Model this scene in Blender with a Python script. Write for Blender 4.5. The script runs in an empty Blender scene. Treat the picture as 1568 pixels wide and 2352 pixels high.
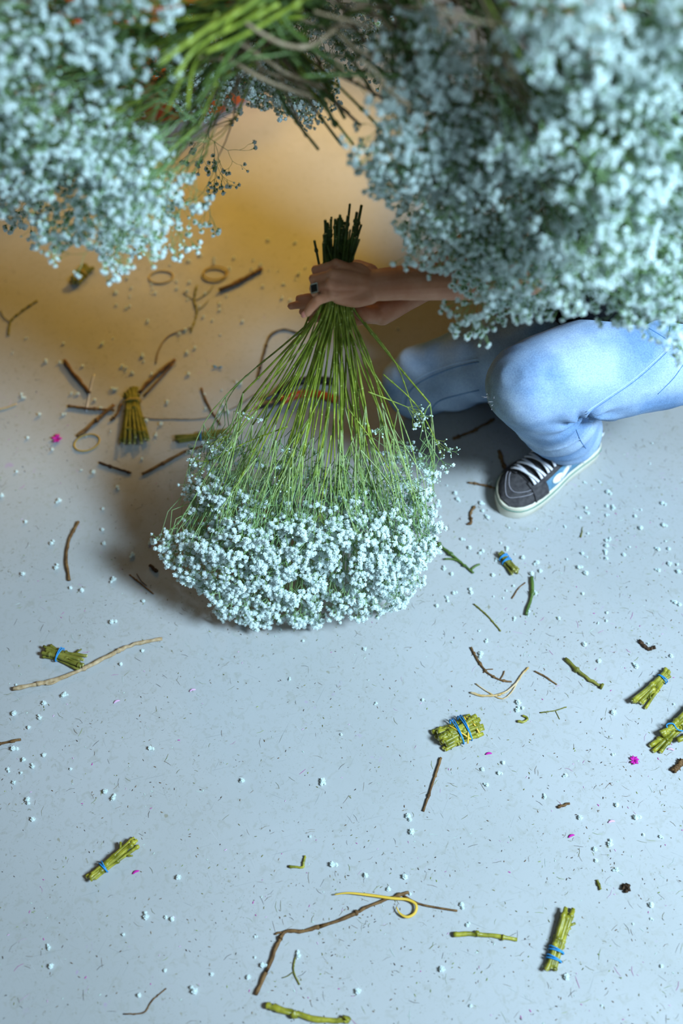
import bpy, math, random
import numpy as np
from mathutils import Vector, Matrix, noise
from mathutils.bvhtree import BVHTree
random.seed(7); rng = np.random.default_rng(7)
C = bpy.context.scene.collection
PI = math.pi

# ---------------------------------------------------------------- camera
TH = math.radians(55); SN, CS = math.sin(TH), math.cos(TH); CH = 1.7; FPX = 2287.0
cam = bpy.data.cameras.new('camera'); cam_o = bpy.data.objects.new('camera', cam); C.objects.link(cam_o)
cam_o.location = (0, 0, CH); cam_o.rotation_euler = (math.radians(90) - TH, 0, 0)
cam.sensor_fit = 'VERTICAL'; cam.sensor_height = 36.0; cam.sensor_width = 24.0; cam.lens = FPX / 2352 * 36
cam.dof.use_dof = True; cam.dof.focus_distance = 1.76; cam.dof.aperture_fstop = 1.5
cam.clip_start = 0.05
bpy.context.scene.camera = cam_o

# ---------------------------------------------------------------- world, lights, exposure
sc = bpy.context.scene
sc.view_settings.view_transform = 'Standard'; sc.view_settings.look = 'None'
sc.view_settings.gamma = 1; sc.view_settings.use_curve_mapping = False
sc.view_settings.exposure = 0.36
w = bpy.data.worlds.new('world'); sc.world = w; w.use_nodes = True
bg = w.node_tree.nodes['Background']; bg.inputs[0].default_value = (0.62, 0.46, 0.24, 1); bg.inputs[1].default_value = 0.04

def area(name, loc, target, size, power, col, size_y=None):
    l = bpy.data.lights.new(name, 'AREA'); l.energy = power; l.color = col
    l.size = size
    if size_y: l.shape = 'RECTANGLE'; l.size_y = size_y
    o = bpy.data.objects.new(name, l); C.objects.link(o); o.location = loc
    o.rotation_euler = (Vector(target) - Vector(loc)).to_track_quat('-Z', 'Y').to_euler()
    return o
key = area('window_daylight', (1.85, 0.0, 2.35), (0.0, 0.85, 0.3), 0.6, 70, (0.60, 0.82, 1.0), 0.8); key.data.spread = math.radians(125)
area('fill_behind_camera', (0.1, -0.6, 2.6), (0.05, 0.8, 0.4), 0.6, 5, (0.60, 0.82, 1.0), 0.5)  # weak cool fill added to lift flowers and hand, no window there
sl = bpy.data.lights.new('warm_spotlight', 'SPOT'); sl.energy = 210; sl.color = (1.0, 0.57, 0.07); sl.spot_size = math.radians(22); sl.spot_blend = .3; sl.shadow_soft_size = .12
so = bpy.data.objects.new('warm_spotlight', sl); C.objects.link(so); so.location = (.9, 3.9, 1.3); so.rotation_euler = (Vector((-.35, 2.15, 0)) - Vector((.9, 3.9, 1.3))).to_track_quat('-Z', 'Y').to_euler()
area('warm_lamp', (-0.9, 3.9, 1.6), (-0.2, 2.3, 0.0), 0.6, 4.5, (1.0, 0.57, 0.10)).data.spread = math.radians(110)

# ---------------------------------------------------------------- helpers
def Pt(x, y, t):                      # point seen at reference pixel (x, y) at axial distance t
    u = (x - 784) / FPX; v = (y - 1176) / FPX
    return np.array([u * t, (CS - v * SN) * t, CH - (SN + v * CS) * t])
def P(x, y, h=0.0):                   # point at reference pixel (x, y) at height h
    v = (y - 1176) / FPX
    return Pt(x, y, (CH - h) / (SN + v * CS))
def proj(p):
    z = p[1] * CS + (CH - p[2]) * SN
    v = (-p[1] * SN + (CH - p[2]) * CS) / z
    return 784 + p[0] / z * FPX, 1176 + v * FPX, z
def A(*a): return np.array(a, float)
def nrm(v):
    v = np.asarray(v, float); n = np.linalg.norm(v); return v / n if n > 1e-12 else np.array([0, 0, 1.0])

class MB:
    def __init__(s): s.v = []; s.f = []; s.m = []; s.n = 0
    def add(s, verts, faces, mat=0):
        b = s.n; s.v.extend(map(tuple, verts)); s.n += len(verts)
        for f in faces: s.f.append(tuple(i + b for i in f)); s.m.append(mat)
    def tube(s, pts, rad, n=6, mat=0, cap=True, flat=1.0, up=None):
        pts = [np.asarray(p, float) for p in pts]; k = len(pts)
        if not hasattr(rad, '__len__'): rad = [rad] * k
        ts = []
        for i in range(k):
            a = pts[max(i - 1, 0)]; b = pts[min(i + 1, k - 1)]; ts.append(nrm(b - a))
        ref = np.asarray(up, float) if up is not None else (A(0, 0, 1) if abs(ts[0][2]) < .9 else A(1, 0, 0))
        x = nrm(np.cross(ref, ts[0])); vs = []
        for i in range(k):
            if up is not None: x = nrm(np.cross(ref, ts[i]))
            else: x = nrm(x - ts[i] * np.dot(x, ts[i]))
            y = np.cross(ts[i], x); r = rad[i]
            rx, ry = (r if hasattr(r, '__len__') else (r, r * flat))
            for j in range(n):
                a = 2 * PI * j / n
                vs.append(pts[i] + x * math.cos(a) * rx + y * math.sin(a) * ry)
        fs = []
        for i in range(k - 1):
            for j in range(n):
                fs.append((i * n + j, i * n + (j + 1) % n, (i + 1) * n + (j + 1) % n, (i + 1) * n + j))
        if cap: fs.append(tuple(range(n - 1, -1, -1))); fs.append(tuple((k - 1) * n + j for j in range(n)))
        s.add(vs, fs, mat)
    def ball(s, c, r, n=8, m=6, mat=0, axes=None):
        c = np.asarray(c, float); r = A(*r) if hasattr(r, '__len__') else A(r, r, r)
        M = np.eye(3) if axes is None else np.array([nrm(a) for a in axes])
        vs = [c + M[2] * r[2]]
        for i in range(1, m):
            ph = PI * i / m
            for j in range(n):
                a = 2 * PI * j / n
                l = A(math.sin(ph) * math.cos(a) * r[0], math.sin(ph) * math.sin(a) * r[1], math.cos(ph) * r[2])
                vs.append(c + l @ M)
        vs.append(c - M[2] * r[2]); fs = []
        for j in range(n): fs.append((0, 1 + j, 1 + (j + 1) % n))
        for i in range(m - 2):
            for j in range(n):
                a = 1 + i * n; fs.append((a + j, a + n + j, a + n + (j + 1) % n, a + (j + 1) % n))
        L = 1 + (m - 2) * n; e = len(vs) - 1
        for j in range(n): fs.append((L + j, e, L + (j + 1) % n))
        s.add(vs, fs, mat)
    def limb(s, pts, rad, n=16, mat=0, up=None, sub=5):
        """smooth chain with rounded ends, a closed manifold ready to be fused"""
        pts = [np.asarray(p, float) for p in pts]
        rr = [tuple(r) if hasattr(r, '__len__') else (r, r) for r in rad]
        P2, R2 = [], []
        for i in range(len(pts) - 1):
            p0 = pts[max(i - 1, 0)]; p1 = pts[i]; p2 = pts[i + 1]; p3 = pts[min(i + 2, len(pts) - 1)]
            for k in range(sub):
                t = k / sub
                P2.append(cat(p0, p1, p2, p3, t)); R2.append((rr[i][0] * (1 - t) + rr[i + 1][0] * t, rr[i][1] * (1 - t) + rr[i + 1][1] * t))
        P2.append(pts[-1]); R2.append(rr[-1])
        d0 = nrm(P2[0] - P2[1]); d1 = nrm(P2[-1] - P2[-2]); a0, a1 = R2[0], R2[-1]
        pre, rpre, post, rpost = [], [], [], []
        for q in (.96, .8, .5, .2):
            c = math.sqrt(1 - q * q); pre.append(P2[0] + d0 * min(a0) * q); rpre.append((a0[0] * c, a0[1] * c))
        for q in (.2, .5, .8, .96):
            c = math.sqrt(1 - q * q); post.append(P2[-1] + d1 * min(a1) * q); rpost.append((a1[0] * c, a1[1] * c))
        s.tube(pre + P2 + post, rpre + R2 + rpost, n, mat, True, up=up)
    def box(s, c, sz, mat=0, R=None):
        c = np.asarray(c, float); vs = []
        for x in (-1, 1):
            for y in (-1, 1):
                for z in (-1, 1):
                    l = A(x * sz[0] / 2, y * sz[1] / 2, z * sz[2] / 2)
                    vs.append(c + (R @ l if R is not None else l))
        s.add(vs, [(0, 1, 3, 2), (4, 6, 7, 5), (0, 4, 5, 1), (2, 3, 7, 6), (0, 2, 6, 4), (1, 5, 7, 3)], mat)
    def build(s, name, mats, parent=None, smooth=True, loc=None):
        me = bpy.data.meshes.new(name); v = s.v
        if loc is not None: v = [(a - loc[0], b - loc[1], c - loc[2]) for a, b, c in v]
        me.from_pydata(v, [], s.f)
        for m in (mats if isinstance(mats, (list, tuple)) else [mats]): me.materials.append(m)
        me.polygons.foreach_set('material_index', s.m)
        me.polygons.foreach_set('use_smooth', [smooth] * len(s.f)); me.update()
        return link(name, me, parent, loc)
def cat(p0, p1, p2, p3, t):
    return .5 * ((2 * p1) + (-p0 + p2) * t + (2 * p0 - 5 * p1 + 4 * p2 - p3) * t * t + (-p0 + 3 * p1 - 3 * p2 + p3) * t ** 3)
def smooth_path(pts, sub=4):
    pts = [np.asarray(p, float) for p in pts]; o = []
    for i in range(len(pts) - 1):
        for k in range(sub):
            o.append(cat(pts[max(i - 1, 0)], pts[i], pts[i + 1], pts[min(i + 2, len(pts) - 1)], k / sub))
    return o + [pts[-1]]
def link(name, me, parent=None, loc=None):
    o = bpy.data.objects.new(name, me); C.objects.link(o)
    if loc is not None: o.location = loc
    if parent is not None:
        o.parent = parent
        if loc is None: o.location = -parent.location        # meshes written in world coordinates, parents never rotated
        else: o.location = Vector(loc) - parent.location
    return o
def empty(name, loc=(0, 0, 0)):
    o = bpy.data.objects.new(name, None); C.objects.link(o); o.location = tuple(loc); o.empty_display_size = .05; return o
def tag(o, label=None, cat=None, group=None, kind=None):
    if label: o['label'] = label
    if cat: o['category'] = cat
    if group: o['group'] = group
    if kind: o['kind'] = kind
    return o

# ---------------------------------------------------------------- materials
def mat(name, col, rough=.6, spec=.3, noise_amt=0, nscale=40, col2=None, bump=0, bscale=200, sub=0, metal=0, trans=0):
    m = bpy.data.materials.new(name); m.use_nodes = True; nt = m.node_tree; b = nt.nodes['Principled BSDF']
    b.inputs['Base Color'].default_value = (*col, 1); b.inputs['Roughness'].default_value = rough
    b.inputs['Specular IOR Level'].default_value = spec; b.inputs['Metallic'].default_value = metal
    if sub: b.inputs['Subsurface Weight'].default_value = sub; b.inputs['Subsurface Radius'].default_value = (.01, .004, .002); b.inputs['Subsurface Scale'].default_value = 1
    tc = nt.nodes.new('ShaderNodeTexCoord')
    if col2:
        n = nt.nodes.new('ShaderNodeTexNoise'); n.inputs['Scale'].default_value = nscale; n.inputs['Detail'].default_value = 4
        r = nt.nodes.new('ShaderNodeValToRGB'); r.color_ramp.elements[0].position = .35; r.color_ramp.elements[1].position = .65
        r.color_ramp.elements[0].color = (*col, 1); r.color_ramp.elements[1].color = (*col2, 1)
        nt.links.new(tc.outputs['Object'], n.inputs['Vector']); nt.links.new(n.outputs['Fac'], r.inputs['Fac']); nt.links.new(r.outputs['Color'], b.inputs['Base Color'])
    if bump:
        n = nt.nodes.new('ShaderNodeTexNoise'); n.inputs['Scale'].default_value = bscale; n.inputs['Detail'].default_value = 3
        bp = nt.nodes.new('ShaderNodeBump'); bp.inputs['Strength'].default_value = bump; bp.inputs['Distance'].default_value = .002
        nt.links.new(tc.outputs['Object'], n.inputs['Vector']); nt.links.new(n.outputs['Fac'], bp.inputs['Height']); nt.links.new(bp.outputs['Normal'], b.inputs['Normal'])
    if trans:
        tr = nt.nodes.new('ShaderNodeBsdfTranslucent'); tr.inputs[0].default_value = (*col, 1)
        mx = nt.nodes.new('ShaderNodeMixShader'); mx.inputs[0].default_value = trans
        nt.links.new(b.outputs[0], mx.inputs[1]); nt.links.new(tr.outputs[0], mx.inputs[2]); nt.links.new(mx.outputs[0], nt.nodes['Material Output'].inputs[0])
    return m
M = dict(
    petal=mat('white_petal', (.88, .97, .96), .7, .2, trans=.4),
    bud=mat('pale_bud', (.62, .80, .70), .7, .2),
    calyx=mat('calyx_green', (.12, .22, .06), .7, .2),
    stem=mat('fresh_stem', (.15, .22, .012), .42, .5, col2=(.34, .42, .05), nscale=60),
    stem_dark=mat('dark_stem', (.06, .11, .02), .45, .4, col2=(.10, .17, .03), nscale=60),
    stem_top=mat('stem_base_dark_shaded', (.035, .06, .012), .5, .35, col2=(.07, .12, .02), nscale=50), node=mat('stem_node', (.40, .48, .12), .45, .4), stem_l=mat('upper_stem', (.24, .36, .06), .5, .4, col2=(.42, .52, .24), nscale=60),  # stem_top: darker old stem base, with shade above the hand painted in
    twig=mat('fine_branchlet', (.16, .30, .07), .55, .3, col2=(.30, .44, .22), nscale=90),
    dry=mat('dry_stem', (.22, .16, .09), .7, .2, col2=(.34, .26, .17), nscale=60, bump=.3),
    olive=mat('olive_cut_stem', (.15, .15, .008), .42, .5, col2=(.40, .36, .03), nscale=70, bump=.15),
    olive_d=mat('dull_cut_stem', (.12, .12, .015), .55, .3, col2=(.24, .22, .04), nscale=70, bump=.2),
    pith=mat('cut_pith', (.62, .60, .28), .8, .1),
    brown=mat('brown_twig', (.10, .05, .02), .7, .2, col2=(.22, .12, .045), nscale=90, bump=.3),
    tan=mat('tan_bark', (.36, .24, .12), .75, .2, col2=(.56, .42, .26), nscale=120, bump=.4),
    darkb=mat('dark_scrap', (.035, .02, .012), .8, .2, col2=(.09, .05, .025), nscale=200),
    straw=mat('dry_straw', (.50, .30, .08), .6, .3, col2=(.62, .48, .30), nscale=60),
    band=mat('blue_rubber', (.02, .26, .62), .5, .4),
    yband=mat('yellow_rubber', (.72, .46, .05), .5, .4),
    tanband=mat('tan_rubber', (.50, .34, .07), .5, .4),
    skin=mat('skin', (.56, .23, .12), .5, .35, col2=(.66, .31, .18), nscale=30, bump=.25, bscale=260, sub=.12),
    nail=mat('fingernail', (.75, .30, .22), .3, .5),
    shirt=mat('black_cotton', (.008, .008, .009), .9, .1, bump=.2, bscale=500),
    hair=mat('dark_hair', (.05, .03, .02), .5, .4, col2=(.09, .05, .03), nscale=80, bump=.6, bscale=150),
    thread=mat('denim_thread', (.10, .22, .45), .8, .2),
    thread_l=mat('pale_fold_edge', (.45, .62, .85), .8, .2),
    canvas=mat('grey_canvas', (.05, .045, .048), .9, .15, col2=(.085, .078, .08), nscale=120, bump=.5, bscale=700),
    suede=mat('blue_leather', (.09, .21, .32), .7, .2, col2=(.14, .28, .40), nscale=60),
    rubber=mat('white_rubber', (.80, .78, .68), .5, .4, col2=(.62, .56, .40), nscale=14),
    lace=mat('white_lace', (.78, .76, .80), .8, .2, bump=.4, bscale=900),
    stitch=mat('white_stitch', (.60, .56, .62), .8, .2),
    leather=mat('white_leather', (.85, .88, .90), .5, .4),
    green=mat('green_line', (.03, .20, .15), .5, .4),
    silver=mat('silver', (.75, .75, .75), .2, .5, metal=1), onyx=mat('black_stone', (.005, .005, .006), .25, .5),
    orange=mat('orange_plastic', (.62, .10, .015), .4, .5), steel=mat('tool_steel', (.10, .12, .16), .35, .5, metal=.7),
    black=mat('black_grip', (.012, .012, .012), .5, .4),
    wood=mat('rail_wood', (.30, .20, .11), .7, .2, col2=(.38, .27, .16), nscale=20), twine=mat('jute_twine', (.36, .27, .15), .9, .1),
    pink=mat('magenta_petal', (.55, .02, .35), .6, .2), pinkl=mat('pale_pink_petal', (.75, .45, .70), .6, .2),
    sclera=mat('eye_white', (.8, .8, .78), .3, .4), iris=mat('iris', (.06, .04, .02), .2, .5), lip=mat('lips', (.45, .16, .13), .5, .4),
    plastic=mat('clear_scrap', (.65, .65, .70), .2, .6),
)
def denim():
    m = bpy.data.materials.new('light_denim'); m.use_nodes = True; nt = m.node_tree; b = nt.nodes['Principled BSDF']; N = nt.nodes.new; L = nt.links.new
    b.inputs['Roughness'].default_value = .85; b.inputs['Specular IOR Level'].default_value = .15
    tc = N('ShaderNodeTexCoord')
    n1 = N('ShaderNodeTexNoise'); n1.inputs['Scale'].default_value = 9; n1.inputs['Detail'].default_value = 3; L(tc.outputs['Object'], n1.inputs['Vector'])
    n2 = N('ShaderNodeTexNoise'); n2.inputs['Scale'].default_value = 420; n2.inputs['Detail'].default_value = 2; L(tc.outputs['Object'], n2.inputs['Vector'])
    r1 = N('ShaderNodeValToRGB'); r1.color_ramp.elements[0].position = .36; r1.color_ramp.elements[1].position = .62
    r1.color_ramp.elements[0].color = (.17, .29, .50, 1); r1.color_ramp.elements[1].color = (.37, .49, .68, 1); L(n1.outputs['Fac'], r1.inputs['Fac'])
    mx = N('ShaderNodeMixRGB'); mx.blend_type = 'OVERLAY'; mx.inputs['Fac'].default_value = .45; L(r1.outputs['Color'], mx.inputs['Color1']); L(n2.outputs['Fac'], mx.inputs['Color2'])
    # grubby worn patch over the knee
    vt = N('ShaderNodeAttribute'); vt.attribute_name = 'wear'
    m2 = N('ShaderNodeMixRGB'); m2.inputs['Color2'].default_value = (.17, .18, .13, 1); L(mx.outputs['Color'], m2.inputs['Color1'])
    mm = N('ShaderNodeMath'); mm.operation = 'MULTIPLY'; L(vt.outputs['Fac'], mm.inputs[0])
    n3 = N('ShaderNodeTexNoise'); n3.inputs['Scale'].default_value = 60; L(tc.outputs['Object'], n3.inputs['Vector']); L(n3.outputs['Fac'], mm.inputs[1]); L(mm.outputs[0], m2.inputs['Fac'])
    L(m2.outputs['Color'], b.inputs['Base Color'])
    wv = N('ShaderNodeTexWave'); wv.inputs['Scale'].default_value = 420; wv.bands_direction = 'DIAGONAL'; L(tc.outputs['Object'], wv.inputs['Vector'])
    bp = N('ShaderNodeBump'); bp.inputs['Strength'].default_value = .12; bp.inputs['Distance'].default_value = .001; L(wv.outputs['Fac'], bp.inputs['Height']); L(bp.outputs['Normal'], b.inputs['Normal'])
    return m
M['denim'] = denim()

# ---------------------------------------------------------------- floor
def floor_mat():
    m = bpy.data.materials.new('painted_floor'); m.use_nodes = True; nt = m.node_tree; b = nt.nodes['Principled BSDF']; N = nt.nodes.new; L = nt.links.new
    tc = N('ShaderNodeTexCoord'); O = tc.outputs['Object']
    def nz(s, d=4, dist=0, sc=None, rot=0):
        n = N('ShaderNodeTexNoise'); n.inputs['Scale'].default_value = s; n.inputs['Detail'].default_value = d; n.inputs['Distortion'].default_value = dist
        if sc or rot:
            rt = N('ShaderNodeMapping'); rt.inputs['Rotation'].default_value = (0, 0, rot); L(O, rt.inputs['Vector'])
            mp = N('ShaderNodeMapping'); mp.inputs['Scale'].default_value = sc or (1, 1, 1)
            L(rt.outputs[0], mp.inputs['Vector']); L(mp.outputs[0], n.inputs['Vector'])
        else: L(O, n.inputs['Vector'])
        return n.outputs['Fac']
    def ramp(f, a, c, v0=0, v1=1):
        r = N('ShaderNodeMapRange'); r.inputs['From Min'].default_value = a; r.inputs['From Max'].default_value = c
        r.inputs['To Min'].default_value = v0; r.inputs['To Max'].default_value = v1; L(f, r.inputs['Value']); return r.outputs[0]
    def mul(a, bb):
        x = N('ShaderNodeMath'); x.operation = 'MULTIPLY'
        L(a, x.inputs[0])
        if isinstance(bb, float): x.inputs[1].default_value = bb
        else: L(bb, x.inputs[1])
        return x.outputs[0]
    def mix(c1, col, fac):
        x = N('ShaderNodeMixRGB'); x.inputs['Color2'].default_value = (*col, 1)
        if isinstance(c1, tuple): x.inputs['Color1'].default_value = (*c1, 1)
        else: L(c1, x.inputs['Color1'])
        L(fac, x.inputs['Fac']); return x.outputs[0]
    c = mix((.44, .45, .455), (.38, .39, .385), ramp(nz(2.2), .35, .7))
    c = mix(c, (.33, .33, .29), mul(ramp(nz(60, 8, 1.5), .54, .72), .55))               # dull smudges
    c = mix(c, (.22, .21, .16), mul(mul(ramp(nz(230, 3, 1.2), .63, .72), ramp(nz(9), .36, .62)), .95))   # grime specks
    c = mix(c, (.26, .24, .16), mul(ramp(nz(95, 2, .5), .70, .76), .7))
    for s, r, k in ((14, .4, (1, 34, 1)), (11, 2.0, (1, 40, 1)), (17, 1.1, (1, 30, 1)), (9, 2.9, (1, 46, 1))):   # scratches and scuffs
        c = mix(c, (.27, .285, .285), mul(mul(ramp(nz(s, 2, .25, k, r), .70, .745), ramp(nz(3.7 + s * .2), .44, .56)), .85))
    c = mix(c, (.55, .57, .58), mul(mul(ramp(nz(12, 2, .2, (1, 44, 1), .9), .70, .75), ramp(nz(5), .5, .6)), .6))
    c = mix(c, (.42, .28, .48), mul(mul(ramp(nz(40, 2, 1), .70, .76), ramp(nz(2.4), .52, .62)), .6))              # faint violet petal stains
    L(c, b.inputs['Base Color'])
    L(ramp(nz(18), .3, .7, .42, .62), b.inputs['Roughness']); b.inputs['Specular IOR Level'].default_value = .35
    bp = N('ShaderNodeBump'); bp.inputs['Strength'].default_value = .08; bp.inputs['Distance'].default_value = .001; L(nz(160, 4), bp.inputs['Height']); L(bp.outputs['Normal'], b.inputs['Normal'])
    return m
fl = MB(); fl.box((0, 1.8, -.03), (9, 8, .06)); floor = fl.build('floor', floor_mat(), smooth=False); tag(floor, kind='structure')

# ---------------------------------------------------------------- blossoms and sprays
def blossom_arrays(seed, rag=.18):
    r = random.Random(seed); vs, fs, ms = [], [], []
    def petal(az, tilt, ln, wd, z0):
        d = A(math.cos(az) * math.cos(tilt), math.sin(az) * math.cos(tilt), math.sin(tilt)); s = A(-math.sin(az), math.cos(az), 0); u = np.cross(d, s)
        o = A(0, 0, z0); b = len(vs)
        vs.extend([o, o + d * ln * .62 + s * wd * .5 - u * .06, o + d * ln + s * wd * .12 * r.uniform(-1, 1), o + d * ln * .62 - s * wd * .5 - u * .06])
        fs.append((b, b + 1, b + 2, b + 3)); ms.append(0)
    for n, tilt, ln, wd, z0 in ((6, .15, 1.0, .80, 0), (5, .75, .98, .75, .05), (3, 1.2, .95, .65, .08)):
        o = r.random() * 6
        for k in range(n): petal(o + 2 * PI * k / n + r.uniform(-rag, rag), tilt + r.uniform(-.18, .18), ln * r.uniform(.85, 1.1), wd, z0)
    cm = MB(); cm.ball((0, 0, .30), (.60, .60, .46), 6, 4); b = len(vs); vs.extend(A(*q_) for q_ in cm.v); fs.extend(tuple(i_ + b for i_ in f_) for f_ in cm.f); ms.extend([0] * len(cm.f))
    b = len(vs)
    for z, q in ((-.55, .16), (-.05, .42)):
        for k in range(5): vs.append(A(q * math.cos(k * 2 * PI / 5), q * math.sin(k * 2 * PI / 5), z))
    for k in range(5): fs.append((b + k, b + (k + 1) % 5, b + 5 + (k + 1) % 5, b + 5 + k)); ms.append(1)
    return np.array(vs), fs, ms
BL = [blossom_arrays(i) for i in range(5)]
def bud_arrays():
    m = MB(); m.ball((0, 0, 0), (.42, .42, .55), 6, 4); return np.array(m.v), m.f, [2] * len(m.f)
BUD = bud_arrays()
def put(mb, T, c, d, s, mats):
    d = nrm(d); x = nrm(np.cross(d, A(.3, .9, .2) if abs(d[1]) < .8 else A(1, 0, 0))); y = np.cross(d, x)
    a = random.random() * 6.28; x2 = x * math.cos(a) + y * math.sin(a); y2 = np.cross(d, x2)
    v = (T[0] * s) @ np.array([x2, y2, d]) + c
    b = mb.n; mb.v.extend(map(tuple, v)); mb.n += len(v)
    for f, m in zip(T[1], T[2]): mb.f.append(tuple(i + b for i in f)); mb.m.append(mats[m])
def rdir(d, ang):
    d = nrm(d); r = nrm(rng.normal(size=3)); p = nrm(r - d * np.dot(r, d)); return nrm(d * math.cos(ang) + p * math.sin(ang))
def grow(mb, p, d, ln, depth, r, budp, sizes):
    e = p + d * ln; mid = (p + e) / 2 + rng.normal(size=3) * ln * .05
    mb.tube([p, mid, e], [r, r * .9, r * .8], 3, 0, False)
    if depth == 0:
        if random.random() < budp: put(mb, BUD, e, d, random.uniform(.0028, .0042), (1, 2, 3))
        else: put(mb, random.choice(BL), e, d, random.uniform(*sizes), (1, 2, 3))
        return
    for k in range(random.choice((2, 3, 3))):
        grow(mb, e, rdir(d, random.uniform(.3, .75)), ln * random.uniform(.6, .85), depth - 1, r * .8, budp, sizes)
SPM = [M['twig'], M['petal'], M['calyx'], M['bud']]
SPR = []
for i in range(8):
    while True:
        mb = MB(); grow(mb, A(0, 0, 0), A(0, 0, 1), .042, 4, .0007, .22, (.0038, .0058))
        if mb.n > 1800: break
    me = bpy.data.meshes.new('flower_spray'); me.from_pydata(mb.v, [], mb.f)
    for m in SPM: me.materials.append(m)
    me.polygons.foreach_set('material_index', mb.m); me.update(); SPR.append(me)

def inpoly(x, y, poly):
    c = False; j = len(poly) - 1
    for i in range(len(poly)):
        if (poly[i][1] > y) != (poly[j][1] > y) and x < (poly[j][0] - poly[i][0]) * (y - poly[i][1]) / (poly[j][1] - poly[i][1]) + poly[i][0]: c = not c
        j = i
    return c
def node_stem(mb, pts, r0, r1, step=.05, n=6, mt=0, node=1.55, jit=.0015, nm=None, rg=0):
    """stem with swollen nodes along a polyline"""
    pts = smooth_path(pts, 5); L = [0]
    for a, b in zip(pts, pts[1:]): L.append(L[-1] + np.linalg.norm(b - a))
    tot = L[-1]; nx = [random.uniform(.3, .9) * step]
    while nx[-1] < tot: nx.append(nx[-1] + step * random.uniform(.7, 1.3))
    ss = sorted(set([0, tot] + [x for x in L if 0 < x < tot] + [y for x in nx[:-1] for y in (x - .004, x - .0015, x + .0015, x + .004) if 0 < y < tot]))
    out, rad = [], []
    for s_ in ss:
        i = min(max(np.searchsorted(L, s_) - 1, 0), len(pts) - 2); t = (s_ - L[i]) / max(L[i + 1] - L[i], 1e-9)
        out.append(pts[i] * (1 - t) + pts[i + 1] * t); r = r0 + (r1 - r0) * s_ / tot
        if any(abs(s_ - x) < .002 for x in nx): r *= node
        rad.append(r * (1 + random.uniform(-rg, rg)))
    if rg: out = [o_ + rng.normal(size=3) * A(1, 1, .2) * r0 * rg * .8 for o_ in out]
    mb.tube(out, rad, n, mt)
    if nm is not None:
        for x in nx[:-1]:
            i = min(max(np.searchsorted(L, x) - 1, 0), len(pts) - 2); t = (x - L[i]) / max(L[i + 1] - L[i], 1e-9); r = r0 + (r1 - r0) * x / tot
            mb.ball(pts[i] * (1 - t) + pts[i + 1] * t, (r * 1.4, r * 1.4, r * 1.6), 6, 4, nm)

# ---------------------------------------------------------------- the hand-held bouquet
HANDC = Pt(773, 650, 1.612); UPD = nrm(A(.035, .166, .382))
bq = empty('flower_bouquet', (-.03, 1.06, 0))
tag(bq, "bunch of white baby's breath held upside down by its stems, heads on the floor", 'bouquet')
poly = [(432, 1045), (520, 1012), (650, 1060), (780, 1080), (900, 1035), (985, 1030), (1000, 1110), (998, 1250), (985, 1320), (935, 1365), (918, 1408), (800, 1420), (700, 1436), (590, 1436), (500, 1415), (478, 1370), (400, 1318), (358, 1240), (420, 1218), (440, 1180), (428, 1090)]
def surf(x, y):
    s = np.interp(y, [980, 1100, 1250, 1350, 1440], [1.85, 1.80, 1.745, 1.79, 1.86])
    return s + .10 * max(0, (520 - x) / 170) + .03 * max(0, (x - 900) / 100)
cl = []
while len(cl) < 1000:
    x, y = random.uniform(350, 1005), random.uniform(1005, 1440)
    if not inpoly(x, y, poly): continue
    if random.random() > max(np.interp(y, [1000, 1110, 1190], [.18, .6, 1]), .8 if x < 530 else 0, .45 if x > 930 else 0): continue
    v = (y - 1176) / FPX; tmax = (CH - .012) / (SN + v * CS)
    t = min(surf(x, y) + abs(random.gauss(0, .05)), tmax - random.uniform(0, .02))
    cl.append((x, y, t))
extra = [(1040, 1045, 1.74), (1020, 1075, 1.75), (960, 965, 1.72), (500, 1030, 1.8), (450, 1060, 1.82), (870, 1000, 1.74), (640, 1030, 1.76), (860, 985, 1.76), (620, 1075, 1.77), (720, 1030, 1.78)]
fanr = lambda c: (c[0] - 772) / (c[1] - 640)
cl.sort(key=fanr)
NS = 62; per = len(cl) / NS
groups = [cl[int(i * per):int((i + 1) * per)] for i in range(NS)]
for e in extra: groups[min(range(NS), key=lambda i: abs(fanr(groups[i][0]) - fanr(e)))].append(e)
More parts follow.
